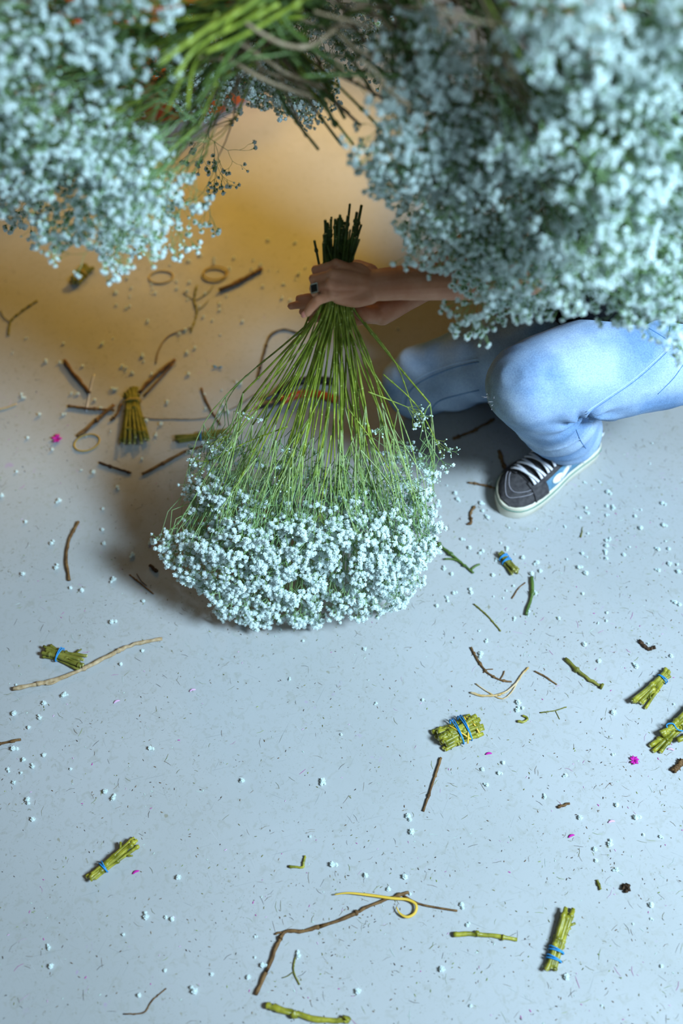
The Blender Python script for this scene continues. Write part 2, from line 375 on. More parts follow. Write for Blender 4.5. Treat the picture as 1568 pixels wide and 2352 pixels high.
for gi, g in enumerate(groups):
    fanx = (gi + .5) / NS * 2 - 1
    az = random.random() * 6.28; rr = .021 * math.sqrt(random.random())
    off = A(fanx * .017 + random.gauss(0, .004), math.sin(az) * rr, 0)
    hp = HANDC + off
    top = hp + UPD * random.choice((random.uniform(.055, .09), random.uniform(.075, .118))) + A(fanx * .010, 0, 0) + rng.normal(size=3) * .005
    mean = sum(Pt(*c) for c in g) / len(g); E = hp + (mean - hp) * 1.0
    away = nrm(A(0, CS, -SN))
    below = hp + (nrm(E - hp) - UPD) * .5 * .05
    q_ = random.uniform(.42, .62); F = hp + (E - hp) * q_ + rng.normal(size=3) * .014 + away * random.uniform(0, .05)
    F = F + A(random.gauss(0, .012), 0, 0); mb = MB(); thick = random.uniform(.0014, .0022)
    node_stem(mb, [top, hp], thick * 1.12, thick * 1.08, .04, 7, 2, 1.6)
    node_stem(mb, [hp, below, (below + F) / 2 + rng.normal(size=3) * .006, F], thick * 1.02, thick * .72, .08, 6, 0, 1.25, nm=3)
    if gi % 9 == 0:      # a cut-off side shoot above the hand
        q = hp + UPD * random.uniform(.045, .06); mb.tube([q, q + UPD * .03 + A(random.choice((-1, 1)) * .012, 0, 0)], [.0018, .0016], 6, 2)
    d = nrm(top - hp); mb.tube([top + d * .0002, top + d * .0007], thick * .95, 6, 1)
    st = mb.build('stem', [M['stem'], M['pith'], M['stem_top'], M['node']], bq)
    sp = MB()
    gs = sorted(g, key=lambda c: c[1]); nb = 3; br = [sorted(gs, key=fanr)[k::1][:0] for k in range(0)]
    order = sorted(g, key=lambda c: fanr(c) + random.gauss(0, .02)); ch = [order[int(k * len(order) / nb):int((k + 1) * len(order) / nb)] for k in range(nb)]
    for sub in ch:
        if not sub: continue
        far = Pt(*max(sub, key=lambda c: c[1])); B1_ = F + (far - F) * .80 + away * random.uniform(.0, .04)
        mw = (F + B1_) / 2 + rng.normal(size=3) * .014; bp_ = smooth_path([F, mw, B1_], 5)
        node_stem(sp, [F, mw, B1_], thick * .55, thick * .32, .05, 5, 4, 1.3, nm=4)
        for c in sub:
            Cc = Pt(*c); ds = [np.linalg.norm(q - Cc) for q in bp_]
            jx = max(0, int(np.argmin(ds)) - random.randint(1, 3)); S0 = bp_[jx]
            d = nrm(Cc - S0); L0 = np.linalg.norm(Cc - S0); knee = S0 + (Cc - S0) * .5 + rng.normal(size=3) * L0 * .12; base = Cc - d * .016
            sp.tube([S0, knee, base], [.0008, .0007, .0005], 4, 0, False)
            small = c[1] < 1120 and c[0] > 540 and random.random() < .8
            for q in range(random.randint(3, 4)):
                tw = base + rdir(d, random.uniform(.3, 1.1)) * random.uniform(.008, .017)
                sp.tube([base, tw], [.00045, .0004], 3, 0, False)
                for q2 in range(random.choice((2, 3, 3))):
                    dd = rdir(nrm(tw - base) + d * .3, random.uniform(.2, 1.0)); e = tw + dd * random.uniform(.005, .013)
                    if e[2] < .004: e[2] = .004 + random.random() * .006
                    sp.tube([tw, e], [.00035, .0003], 3, 0, False)
                    if random.random() < (.8 if small else .14): put(sp, BUD, e, dd, random.uniform(.002, .0040), (1, 2, 3))
                    else: put(sp, random.choice(BL), e, nrm(dd * .7 + A(.15, -.3, .5)), random.uniform(.0038, .0062), (1, 2, 3))
    o = sp.build('flower_spray', SPM + [M['stem_l']], st, smooth=False); o.location = (0, 0, 0)
# long side branches arching across the stems
for (a, b) in (((700, 790, 1.62), (520, 1000, 1.76)), ((690, 770, 1.61), (590, 940, 1.70)), ((838, 740, 1.62), (948, 940, 1.70)), ((880, 860, 1.66), (1000, 1010, 1.74)), ((740, 900, 1.68), (650, 1080, 1.76)), ((800, 940, 1.70), (900, 1090, 1.76)),
               ((660, 980, 1.72), (480, 1060, 1.8)), ((845, 900, 1.66), (935, 935, 1.69)), ((600, 1000, 1.74), (520, 1150, 1.78)), ((760, 1000, 1.72), (735, 1180, 1.76))):
    mb = MB(); p0, p1 = Pt(*a), Pt(*b); m_ = (p0 + p1) / 2 + rng.normal(size=3) * .006
    node_stem(mb, [p0, m_, p1], .0013, .0007, .045, 5, 0, 1.7)
    for q in range(7):
        d = rdir(p1 - p0, random.uniform(.2, .8)); e = p1 + d * random.uniform(.012, .035); mb.tube([p1, e], [.0005, .0003], 3, 0, False)
        for z in range(2):
            e2 = e + rdir(d, .7) * .009; mb.tube([e, e2], .0003, 3, 0, False); put(mb, BUD if q % 2 else random.choice(BL), e2, d, random.uniform(.0025, .0038), (1, 2, 3))
    mb.build('side_branch', [M['stem']] + SPM[1:], bq)

# ---------------------------------------------------------------- bunches hanging above, near the lens
def orient(mesh_dir, spin):
    q = Vector(mesh_dir).to_track_quat('Z', 'Y'); return (q.to_matrix() @ Matrix.Rotation(spin, 3, 'Z')).to_euler()
def bunch(label, neck, ends, targets, hook, stem_m=('stem',), nstem_r=.0022, spread=.012, deep=.05):
    nk = Pt(*neck); root = empty('hanging_bouquet', nk)
    tag(root, label, 'bouquet', "baby's breath bunches hung from the rail")
    k = 0; random.shuffle(targets)
    tg = sorted(targets, key=lambda c: math.atan2(c[1] - neck[1], c[0] - neck[0]))
    for i in range(0, len(tg), 3):
        grp = tg[i:i + 3]; cen = sum(Pt(*c) for c in grp) / len(grp)
        a = nk + rng.normal(size=3) * spread; mb = MB(); e = Pt(*ends[k % len(ends)]) + rng.normal(size=3) * .018; k += 1
        fork = a + (cen - a) * .45 + rng.normal(size=3) * .01 + A(0, CS, -SN) * deep
        node_stem(mb, [e, (e + a) / 2 + rng.normal(size=3) * .008, a, fork], nstem_r * random.uniform(.8, 1.2), nstem_r * .6, .06, 6)
        pend = []
        for c in grp:
            T = Pt(*c); d = rdir(nrm(T - fork), random.uniform(0, .5)); b = T - d * .085
            mb.tube([fork, (fork + b) / 2 + rng.normal(size=3) * .008, b], [.0011, .0009, .0007], 4, 0, False)
            grp_d = (b, d); c_ = link('flower_spray', random.choice(SPR)); c_['_b'] = list(map(float, b)); pend.append(c_)
            c_.location = b; c_.rotation_euler = orient(d, random.random() * 6.28); s = random.uniform(.95, 1.15); c_.scale = (s, s, s)
        st = mb.build('stem', [M[random.choice(stem_m)]], root)
        for c_ in pend: loc = Vector(c_['_b']); c_.parent = st; c_.location = loc; del c_['_b']
    tw = MB(); H = np.array(hook, float)
    for k in range(3):
        pts = [nk + A(0, 0, .006 * k) + .016 * (math.cos(a) * A(1, 0, 0) + math.sin(a) * A(0, .3, 1)) for a in np.linspace(0, 2 * PI, 13)]; tw.tube(pts, .0015, 5)
    tw.tube([nk + A(0, 0, .012), (nk + H) / 2 + A(0, .004, 0), H], .0014, 5)
    tw.build('twine', M['twine'], root)
    return root
def scat(poly, n, tf, jit=.05):
    xs = [p[0] for p in poly]; ys = [p[1] for p in poly]; o = []
    while len(o) < n:
        x, y = random.uniform(min(xs), max(xs)), random.uniform(min(ys), max(ys))
        if inpoly(x, y, poly): o.append((x, y, tf(x, y) + random.uniform(0, jit)))
    return o
RAILY, RAILZ = .78, 1.52
left_poly = [(-420, -60), (330, -60), (365, 60), (365, 200), (365, 330), (395, 430), (320, 510), (262, 580), (230, 580), (160, 500), (60, 410), (-60, 380), (-420, 420)]
bunch("front bunch of baby's breath filling the upper left, with the lowest white tip",
      (565, 20, 1.15), [(700, -60, 1.12), (740, 20, 1.2), (690, 60, 1.2)], scat(left_poly, 170, lambda x, y: np.interp(y, [0, 600], [1.08, 1.34]), .12), (-.13, RAILY, RAILZ), ('stem', 'stem_dark', 'stem_dark'))
bunch("lower bunch of baby's breath at the upper left with loose sprigs over the tan floor",
      (600, 70, 1.3), [(780, 285, 1.36), (755, 240, 1.36), (730, 180, 1.34), (700, 200, 1.34)],
      scat([(-120, 20), (360, 40), (380, 350), (440, 500), (300, 580), (150, 500), (10, 440), (-120, 400)], 70, lambda x, y: np.interp(y, [0, 600], [1.26, 1.42]), .1) + [(455, 480, 1.5), (440, 420, 1.45), (505, 345, 1.62), (470, 300, 1.6), (10, 460, 1.55)],
      (-.10, RAILY, RAILZ), ('stem_dark', 'dry', 'stem'))
bunch("small shaded bunch of baby's breath behind the others, above the orange tub",
      (720, -120, 1.75), [(850, -260, 1.66), (800, -250, 1.66)],
      scat([(400, 100), (560, 60), (720, 130), (725, 215), (690, 235), (600, 195), (520, 195), (430, 225), (400, 190)], 120, lambda x, y: 1.90, .14) + scat([(640, 0), (900, 0), (900, 160), (760, 170)], 16, lambda x, y: 1.75, .1),
      (-.05, RAILY + .25, RAILZ), ('dry', 'stem_dark'))
right_poly = [(900, 60), (1000, 100), (1150, 140), (1250, 300), (1200, 540), (1120, 580), (1040, 540), (1000, 490), (950, 420), (915, 330), (890, 250), (900, 150)]
bunch("bunch of baby's breath right of the tan floor gap, above the hand",
      (900, -40, 1.16), [(760, -100, 1.1), (800, -160, 1.1)], scat(right_poly, 110, lambda x, y: np.interp(y, [0, 600], [1.16, 1.30]), .14), (.08, RAILY, RAILZ), ('stem_dark', 'dry', 'stem_dark'))
far_poly = [(1180, -60), (1720, -60), (1720, 640), (1600, 680), (1450, 660), (1300, 620), (1180, 500), (1150, 300), (1250, 150)]
bunch("blurred bunch of baby's breath closest to the camera, filling the upper right corner",
      (1060, -120, 1.05), [(930, -240, 1.0), (960, -260, 1.0)], scat(far_poly, 140, lambda x, y: np.interp(y, [0, 700], [.98, 1.22]), .16), (.20, RAILY - .06, RAILZ), ('stem_dark', 'dry', 'stem'))
bunch("lower right bunch of baby's breath hanging just above the arm and jeans",
      (1130, 60, 1.28), [(1000, -80, 1.2), (1040, -90, 1.2)],
      scat([(950, 480), (1100, 450), (1400, 500), (1600, 560), (1600, 670), (1330, 640), (1200, 715), (1110, 700), (1090, 600), (960, 560)], 62, lambda x, y: np.interp(x, [880, 1300], [1.42, 1.33]), .08) + [(1520, 760, 1.4), (1540, 740, 1.38), (1540, 700, 1.36)],
      (.24, RAILY + .06, RAILZ), ('stem_dark', 'dry'))
# loose stems crossing between the bunches
loose = [((560, 50, 1.12), (640, 98, 1.14), (715, 104, 1.16), (800, 40, 1.18), 'dry', .0032), ((470, 120, 1.13), (560, 80, 1.13), (680, 10, 1.12), (760, -30, 1.12), 'stem', .0030),
         ((400, 180, 1.12), (450, 110, 1.12), (540, 60, 1.12), (640, 10, 1.12), 'stem', .0028), ((360, 150, 1.1), (470, 70, 1.1), (560, 20, 1.1), (620, -30, 1.1), 'stem', .0034),
         ((430, 250, 1.2), (445, 150, 1.17), (500, 60, 1.14), (560, 0, 1.12), 'stem', .0026), ((380, 260, 1.22), (410, 190, 1.18), (440, 110, 1.15), (500, 30, 1.12), 'stem', .0026),
         ((450, 130, 1.2), (540, 145, 1.22), (620, 190, 1.24), (700, 220, 1.28), 'dry', .003), ((560, 90, 1.2), (590, 130, 1.22), (600, 170, 1.24), (640, 200, 1.26), 'dry', .0028),
         ((480, 60, 1.18), (600, 130, 1.2), (660, 170, 1.23), (740, 200, 1.28), 'dry', .003), ((640, 40, 1.2), (680, 120, 1.24), (720, 180, 1.28), (770, 290, 1.36), 'stem_dark', .0032),
         ((620, 60, 1.2), (690, 140, 1.25), (730, 200, 1.3), (800, 260, 1.37), 'stem_dark', .003), ((760, -30, 1.2), (800, 40, 1.22), (840, 100, 1.26), (870, 140, 1.3), 'dry', .003),
         ((700, 0, 1.2), (760, 80, 1.24), (810, 140, 1.28), (860, 220, 1.34), 'stem_dark', .003), ((640, -20, 1.25), (760, 60, 1.28), (830, 130, 1.32), (900, 180, 1.36), 'stem_dark', .003),
         ((500, 170, 1.25), (600, 120, 1.22), (720, 60, 1.2), (850, 20, 1.15), 'stem_dark', .0026), ((1000, 25, 1.02), (1080, 45, 1.02), (1150, 55, 1.02), (1240, 50, 1.04), 'dry', .002)]
lb = empty('loose_stem_bundle', Pt(650, 60, 1.16)); tag(lb, 'tangle of green and dry taupe stems crossing at the top between the hanging bunches', 'stems')
for a, b, c, d, m_, r in loose:
    mb = MB(); node_stem(mb, [Pt(*a), Pt(*b), Pt(*c), Pt(*d)], r * .75, r * .9, .05, 7, 0, 1.35); mb.build('stem', M[m_], lb)
for i in range(50):
    x = random.uniform(380, 900); y = random.uniform(-20, 190); mb = MB(); t = random.uniform(1.12, 1.35); an = random.uniform(-.2, .9) if x > 600 else random.uniform(-1.1, -.3); L_ = random.uniform(80, 190)
    pts = [(x + L_ * k * math.cos(an) + random.uniform(-8, 8), y + L_ * k * math.sin(an) + random.uniform(-8, 8), t + .03 * k) for k in (-.6, -.2, .2, .6)]
    node_stem(mb, [Pt(*p) for p in pts], .0015, .0022, .045, 6, 0, 1.4); mb.build('stem', M[random.choice(('stem_dark', 'dry', 'stem_dark', 'dry', 'dry') if x > 560 else ('stem', 'stem', 'stem_dark'))], lb)
tw = MB(); q = Pt(640, 0, 1.18); tw.tube([q, A(-.02, RAILY, RAILZ)], .0015, 5); tw.tube([q + .02 * A(math.cos(a), 0, math.sin(a)) for a in np.linspace(0, 2 * PI, 13)], .0015, 5); tw.build('twine', M['twine'], lb)
rail = empty('hanging_rail', (0, RAILY, 0)); tag(rail, 'wooden rail above the frame that the flower bunches hang from', 'rail')
for y_, nm in ((RAILY, 'crossbar'), (RAILY + .25, 'crossbar')):
    mb = MB(); mb.tube([A(-1.55, y_, RAILZ), A(1.55, y_, RAILZ)], .016, 12); mb.build(nm, M['wood'], rail)
for sx in (-1, 1):
    for y_ in (RAILY, RAILY + .25):
        mb = MB(); mb.box((sx * 1.55, y_, RAILZ / 2 + .01), (.05, .05, RAILZ + .02)); mb.build('post', M['wood'], rail, smooth=False)

# ---------------------------------------------------------------- person
def fuse(mb, name, voxel, it, mats, parent, post=None):
    
    o = mb.build(name, mats, None); rm = o.modifiers.new('r', 'REMESH'); rm.mode = 'VOXEL'; rm.voxel_size = voxel; rm.use_smooth_shade = True
    sm = o.modifiers.new('s', 'SMOOTH'); sm.factor = .5; sm.iterations = it
    dg = bpy.context.evaluated_depsgraph_get(); me = bpy.data.meshes.new_from_object(o.evaluated_get(dg)); o.modifiers.clear(); old = o.data; o.data = me; bpy.data.meshes.remove(old); me.name = name
    me.polygons.foreach_set('use_smooth', [True] * len(me.polygons))
    if post: post(me)
    if parent is not None: o.parent = parent; o.location = -parent.location
    return o
person = empty('person', (.5, 1.4, 0)); tag(person, "person crouching in light blue jeans and a black shirt, both hands around the bouquet's stems", 'person')
HIPL, HIPR = A(.655, 1.325, .36), A(.655, 1.50, .34)
KNL, ANL = A(.322, 1.176, .405), A(.475, 1.315, .10)
KNR, ANR = A(.165, 1.475, .075), A(.545, 1.60, .075)
PEL, WAI, CHE, NEC = A(.66, 1.41, .40), A(.58, 1.40, .56), A(.47, 1.39, .74), A(.38, 1.40, .90)
HEAD = A(.28, 1.42, 1.03)
SHL, SHR = A(.43, 1.235, .84), A(.40, 1.56, .82)
ELL, ELR = A(.305, 1.245, .60), A(.315, 1.42, .565)
WRL, WRR = Pt(862, 655, 1.583), Pt(872, 716, 1.705)
b = MB()
b.limb([PEL, WAI, CHE], [(.15, .115), (.12, .095), (.15, .105)], 24, up=(-.5, 0, .9))
b.limb([SHL + A(.0, .03, -.02), CHE + A(-.02, 0, .10), SHR + A(0, -.03, -.02)], [.055, .075, .055])
b.limb([NEC + A(.03, 0, -.05), NEC, HEAD + A(.02, 0, -.03)], [.055, .05, .05])
fx = nrm(A(-.85, -.1, -.5)); fu = nrm(A(-.5, 0, .85)); fu = nrm(fu - fx * np.dot(fu, fx)); fs_ = np.cross(fu, fx)
b.ball(HEAD, (.092, .075, .108), 24, 16, axes=(fx, fs_, fu))
b.ball(HEAD + fx * .035 - fu * .055, (.055, .055, .06), 20, 12, axes=(fx, fs_, fu))
b.limb([HEAD + fx * .088 + fu * .012, HEAD + fx * .108 - fu * .026], [.008, .014]); b.ball(HEAD + fx * .092 + fu * .028, (.014, .045, .01), axes=(fx, fs_, fu))
b.ball(HEAD + fx * .086 - fu * .062, (.015, .024, .010), axes=(fx, fs_, fu))
for s_ in (-1, 1): b.ball(HEAD + fs_ * s_ * .076 - fu * .008, (.018, .008, .03), 12, 8, axes=(fx, fs_, fu))
def arm(S, E, W, nx):
    m1 = (S * .5 + E * .5); f1 = E * .62 + W * .38
    b.limb([S, m1, E], [.05, .043, .036], 20)
    b.limb([E, f1, W * .85 + E * .15, W], [.038, .037, .027, (.025, .021)], 20, up=nx)
toCam = nrm(A(0, -CS, SN))
# left (near) hand
arm(SHL, ELL, WRL, toCam)
K = [Pt(771, 607, 1.572), Pt(762, 629, 1.556), Pt(758, 652, 1.558), Pt(761, 678, 1.570)]          # knuckles: index, middle, ring, little
for k, q in enumerate(K):
    w0 = WRL + (q - WRL) * .12 + A(0, 0, 0); mid = (WRL + q) / 2 + toCam * .002
    b.limb([w0, mid, q], [.0160, .0128, .0092], 12); b.ball(q + toCam * .0022, .0088, 12, 8)
b.ball(K[1] * .5 + WRL * .5 - toCam * .006, (.032, .030, .010), 16, 10, axes=(A(1, 0, 0), np.cross(toCam, A(1, 0, 0)), toCam))
b.limb([Pt(848, 676, 1.585), Pt(815, 683, 1.585), Pt(778, 681, 1.578)], [.0165, .0165, .0125], 14)      # outer edge of the palm
FP = [[(725, 619, 1.582), (727, 631, 1.612), (748, 634, 1.640)], [(719, 640, 1.574), (722, 650, 1.610), (746, 655, 1.643)], [(720, 663, 1.580), (723, 673, 1.614), (747, 676, 1.644)]]
for k, f in enumerate(FP):
    pts = [K[k]] + [Pt(*p) for p in f]; b.limb(pts[:2], [.0074, .0064], 12); b.ball(pts[1], .0076, 12, 8); b.limb(pts[1:3], [.0072, .0068], 12); b.limb(pts[2:], [.0072, .0064], 12)
PK = [K[3], Pt(729, 690, 1.572), Pt(714, 706, 1.578), Pt(705, 719, 1.583)]
b.ball(PK[1] + toCam * .001, .0083, 12, 8); b.limb(PK[:2], [.0088, .0078], 12); b.limb(PK[1:3], [.0086, .0078], 12); b.limb(PK[2:], [.0078, .0066], 12)
TP = [Pt(848, 628, 1.60), Pt(818, 614, 1.632), Pt(785, 622, 1.655), Pt(758, 628, 1.662)]
b.limb(TP[:2], [.016, .013], 12); b.limb(TP[1:3], [.0125, .0105], 12); b.limb(TP[2:], [.0105, .0088], 12)
# right (far) hand, palm turned up behind the stems
arm(SHR, ELR, WRR, toCam)
K2 = [Pt(782, 688, 1.682), Pt(778, 700, 1.690), Pt(781, 713, 1.698), Pt(787, 724, 1.706)]
for q in K2: b.limb([WRR + (q - WRR) * .12, (WRR + q) / 2, q], [.0165, .0145, .0105], 12)
b.ball(K2[1] * .5 + WRR * .5, (.035, .030, .014), 16, 10, axes=(A(1, 0, 0), np.cross(toCam, A(1, 0, 0)), toCam))
for k, (q, f) in enumerate(zip(K2, [[(738, 684, 1.676), (708, 683, 1.668), (686, 686, 1.664)], [(732, 699, 1.676), (694, 699, 1.664), (668, 703, 1.656)], [(738, 712, 1.69), (712, 715, 1.682), (694, 716, 1.674)], [(748, 726, 1.70), (728, 731, 1.694), (712, 732, 1.688)]])):
    pts = [q] + [Pt(*p) for p in f]; b.limb(pts[:2], [.0088, .0080], 12); b.limb(pts[1:3], [.0080, .0072], 12); b.limb(pts[2:], [.0072, .0062], 12)
b.limb([Pt(862, 722, 1.70), Pt(838, 722, 1.672), Pt(812, 700, 1.664), Pt(790, 690, 1.66)], [.017, .014, .011, .009], 14)
# legs inside the jeans
for H_, Kn, An in ((HIPL, KNL, ANL), (HIPR, KNR, ANR)):
    b.limb([H_, (H_ + Kn) / 2, Kn], [.075, .066, .052], 18); b.limb([Kn, Kn * .6 + An * .4, An], [.046, .05, .033], 18)
b.limb([ANL, ANL + A(-.035, -.02, -.035)], [.030, .024], 12); b.limb([ANR, ANR + A(.06, .02, -.03)], [.03, .024], 12)
body = fuse(b, 'body', .0025, 1, M['skin'], person)

def jpost(me):
    n = len(me.vertices); co = np.empty(n * 3); me.vertices.foreach_get('co', co); co = co.reshape(-1, 3); nr = np.empty(n * 3); me.vertices.foreach_get('normal', nr); nr = nr.reshape(-1, 3)
    wear = np.zeros(n); kc = KNL + A(-.06, -.02, -.03); fold = ANL * .25 + HIPL * .0 + KNL * .75 + A(.11, -.02, -.05)
    ax = nrm(HIPL - KNL); sh = nrm(ANL - KNL)
    def nz(a): return np.fromiter((noise.noise(v) for v in a.tolist()), float, n)
    S1 = (co - KNL) @ ax
    D = nz(np.stack([S1 * 14, co[:, 1] * 5, co[:, 2] * 6], 1)) * .0035 + nz(co * 30) * .0012
    rr = np.linalg.norm(co - FOLD, axis=1); ang = np.arctan2(co[:, 2] - FOLD[2], co[:, 0] - FOLD[0])
    D += np.where(rr < .12, .006 * np.sin(ang * 7 + rr * 60) * np.exp(-(rr / .05) ** 2) - .014 * np.exp(-(rr / .018) ** 2), 0)
    n8 = nz(co * 8); s2 = (co - ANL) @ (-sh); dl = np.linalg.norm((co - ANL) + sh[None] * s2[:, None], axis=1)
    D += np.where((s2 < .22) & (dl < .13), .003 * np.sin(s2 * 95 + 3 * n8), 0)
    D += np.where((co[:, 1] > 1.36) & (co[:, 2] < .35), .004 * np.sin((co[:, 0] * .6 + co[:, 2]) * 60 + 4 * n8), 0)
    co += nr * D[:, None]; wear = np.maximum(0, 1 - np.linalg.norm((co - kc) * A(1, 1, .8), axis=1) / .085)
    me.vertices.foreach_set('co', co.ravel()); at = me.attributes.new('wear', 'FLOAT', 'POINT'); at.data.foreach_set('value', wear * 1.3); me.update()
FOLD = Pt(1342, 962, 1.76)
j = MB()
j.limb([HIPL + A(.02, 0, 0), HIPL * .5 + KNL * .5 + A(0, 0, -.004), KNL * .82 + HIPL * .18, KNL], [.112, .098, .085, .073], 28)
j.limb([KNL, KNL * .62 + ANL * .38 + A(.012, 0, 0), KNL * .25 + ANL * .75, ANL * .94 + KNL * .06], [.074, .082, .072, .066], 28)
j.limb([HIPR + A(.02, 0, 0), HIPR * .5 + KNR * .5, KNR * .8 + HIPR * .2, KNR + A(0, 0, .012)], [.112, .098, .086, .074], 28)
j.limb([KNR + A(0, 0, .004), KNR * .6 + ANR * .4, ANR], [.072, .07, .052], 28)
j.limb([PEL + A(.02, .0, -.03), PEL + A(-.01, 0, .06)], [(.17, .125), (.15, .108)], 28, up=(-.5, 0, .9))
jeans = fuse(j, 'jeans', .005, 3, M['denim'], person, jpost)
jb = BVHTree.FromPolygons([v.co.copy() for v in jeans.data.vertices], [tuple(p.vertices) for p in jeans.data.polygons])
def hit(bvh, x, y, off=.0006):
    o = Vector((0, 0, CH)); d = (Vector(Pt(x, y, 1.0)) - o).normalized(); r = bvh.ray_cast(o, d)
    return None if r[0] is None else np.array(r[0] + r[1] * off)
def seam(name, pix, r, m, bvh=jb, sub=6, parent=person, off=.0002, keep=False):
    pts = [hit(bvh, *p, off) for p in [tuple(q) for q in np.array(smooth_path([A(x, y, 0) for x, y in pix], sub))[:, :2]]]; pts = [p for p in pts if p is not None]
    if len(pts) < 2: return
    segs = [[pts[0]]]
    for p in pts[1:]:
        if np.linalg.norm(p - segs[-1][-1]) > .05: segs.append([])
        segs[-1].append(p)
    for s in segs[:1] if keep else segs:
        if len(s) > 2: mb = MB(); mb.tube(s, r * .62, 5); mb.build(name, m, parent)
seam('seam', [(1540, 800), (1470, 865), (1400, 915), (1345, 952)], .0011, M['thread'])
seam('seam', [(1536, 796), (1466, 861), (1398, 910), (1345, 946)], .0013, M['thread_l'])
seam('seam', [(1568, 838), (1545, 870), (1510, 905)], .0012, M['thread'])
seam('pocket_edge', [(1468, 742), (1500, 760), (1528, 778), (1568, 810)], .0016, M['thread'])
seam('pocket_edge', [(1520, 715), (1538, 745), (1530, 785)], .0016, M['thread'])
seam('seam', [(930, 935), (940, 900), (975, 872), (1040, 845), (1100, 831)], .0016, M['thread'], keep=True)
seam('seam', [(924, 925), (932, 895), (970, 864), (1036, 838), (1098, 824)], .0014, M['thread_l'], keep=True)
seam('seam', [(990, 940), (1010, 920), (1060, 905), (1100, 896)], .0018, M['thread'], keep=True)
cf = MB()
cp = ANL * .94 + KNL * .06 + nrm(ANL - KNL) * .012
seam('seam', [(1322, 985), (1333, 1012), (1345, 1030)], .0012, M['thread'])
# torn frayed spot at the knee
fr = MB()
for i in range(26):
    p = hit(jb, random.uniform(1122, 1136), random.uniform(895, 948), .001)
    if p is not None: fr.tube([p, p + rng.normal(size=3) * .005 + A(-.004, -.001, 0)], .00025, 3)
if fr.n: tag(fr.build('frayed_tear', M['stitch'], person), 'frayed white threads at a small tear on the knee')

s = MB()
s.limb([PEL + A(-.02, 0, .02), WAI + A(-.005, 0, 0), CHE, CHE + A(-.04, 0, .07)], [(.172, .135), (.148, .12), (.17, .122), (.13, .10)], 28, up=(-.5, 0, .9))
s.limb([SHL + A(0, .02, -.02), CHE + A(-.02, 0, .11), SHR + A(0, -.02, -.02)], [.066, .082, .066])
for S_, E_ in ((SHL, ELL), (SHR, ELR)): s.limb([S_, S_ * .45 + E_ * .55], [.066, .057], 20)
s.limb([A(.52, 1.30, .49), A(.41, 1.33, .50), A(.36, 1.40, .47)], [.05, .05, .04], 20)
s.limb([A(.54, 1.32, .46), A(.42, 1.34, .44)], [.05, .045], 20)
def spost(me):
    n = len(me.vertices); co = np.empty(n * 3); me.vertices.foreach_get('co', co); co = co.reshape(-1, 3); nr = np.empty(n * 3); me.vertices.foreach_get('normal', nr); nr = nr.reshape(-1, 3)
    D = np.fromiter((.006 * noise.noise((a * 14, b_ * 14, c_ * 14)) + .003 * noise.noise((a * 35, b_ * 35, c_ * 35)) for a, b_, c_ in co.tolist()), float, n)
    me.vertices.foreach_set('co', (co + nr * D[:, None]).ravel()); me.update()
shirt = fuse(s, 'shirt', .006, 4, M['shirt'], person, spost)
h = MB()
h.ball(HEAD - fx * .018 + fu * .014, (.098, .086, .106), 28, 18, axes=(fx, fs_, fu)); h.ball(HEAD - fx * .115 + fu * .02, (.045, .045, .045), 16, 12)
hair = fuse(h, 'hair', .006, 2, M['hair'], person)
for s_ in (-1, 1):
    e = MB(); c = HEAD + fx * .080 + fs_ * s_ * .031 + fu * .006; e.ball(c, .0125, 14, 10); e.ball(c + fx * .0065, (.0075, .0065, .0065), 12, 8, 1, axes=(fx, fs_, fu)); e.build('eye', [M['sclera'], M['iris']], person)
    e = MB(); e.tube([HEAD + fx * .096 + fs_ * s_ * (.014 + .012 * k) + fu * (.028 + .004 * math.sin(k * 1.6)) for k in range(4)], [.002, .003, .0026, .001], 6); e.build('eyebrow', M['hair'], person)
e = MB(); e.tube([HEAD + fx * (.101 - .004 * abs(k)) + fs_ * .008 * k - fu * .062 for k in (-3, -2, -1, 0, 1, 2, 3)], [.001, .003, .004, .0042, .004, .003, .001], 8, flat=.8); e.build('lips', M['lip'], person)
# fingernail and ring
d = nrm(PK[3] - PK[2]); ml = MB(); cN = PK[3] + d * .004 + toCam * .0052 * .6 - A(1, 0, 0) * .003; ml.ball(cN, (.0058, .0045, .0022), 12, 8, axes=(d, np.cross(toCam, d), toCam)); ml.build('fingernail', M['nail'], person)
ring = empty('ring', tuple(K[2] * .3 + Pt(*FP[2][0]) * .7)); ring.parent = person; ring.location = Vector(tuple(K[2] * .3 + Pt(*FP[2][0]) * .7)) - person.location
rc = K[2] * .30 + Pt(*FP[2][0]) * .70; rd = nrm(Pt(*FP[2][0]) - K[2]); ra = nrm(np.cross(rd, toCam)); rb = np.cross(ra, rd)
mb = MB(); mb.tube([rc + (ra * math.cos(a) + rb * math.sin(a)) * .0090 for a in np.linspace(0, 2 * PI, 25)], .0016, 6, up=rd, cap=False)
Rm = np.array([rd, ra, rb]).T; stc = rc + nrm(rb * .9 - ra * .25) * .0100
mb.box(stc, (.0150, .0150, .0030), 0, Rm)
bpy.data.objects.remove(ring); r_o = mb.build('ring', M['silver'], person, smooth=False); r_o['label'] = 'silver ring with a square black stone'
mb = MB(); mb.box(stc + rb * .0014, (.0112, .0112, .0022), 0, Rm); o = mb.build('ring_stone', M['onyx'], r_o, smooth=False); o.location = (0, 0, 0)

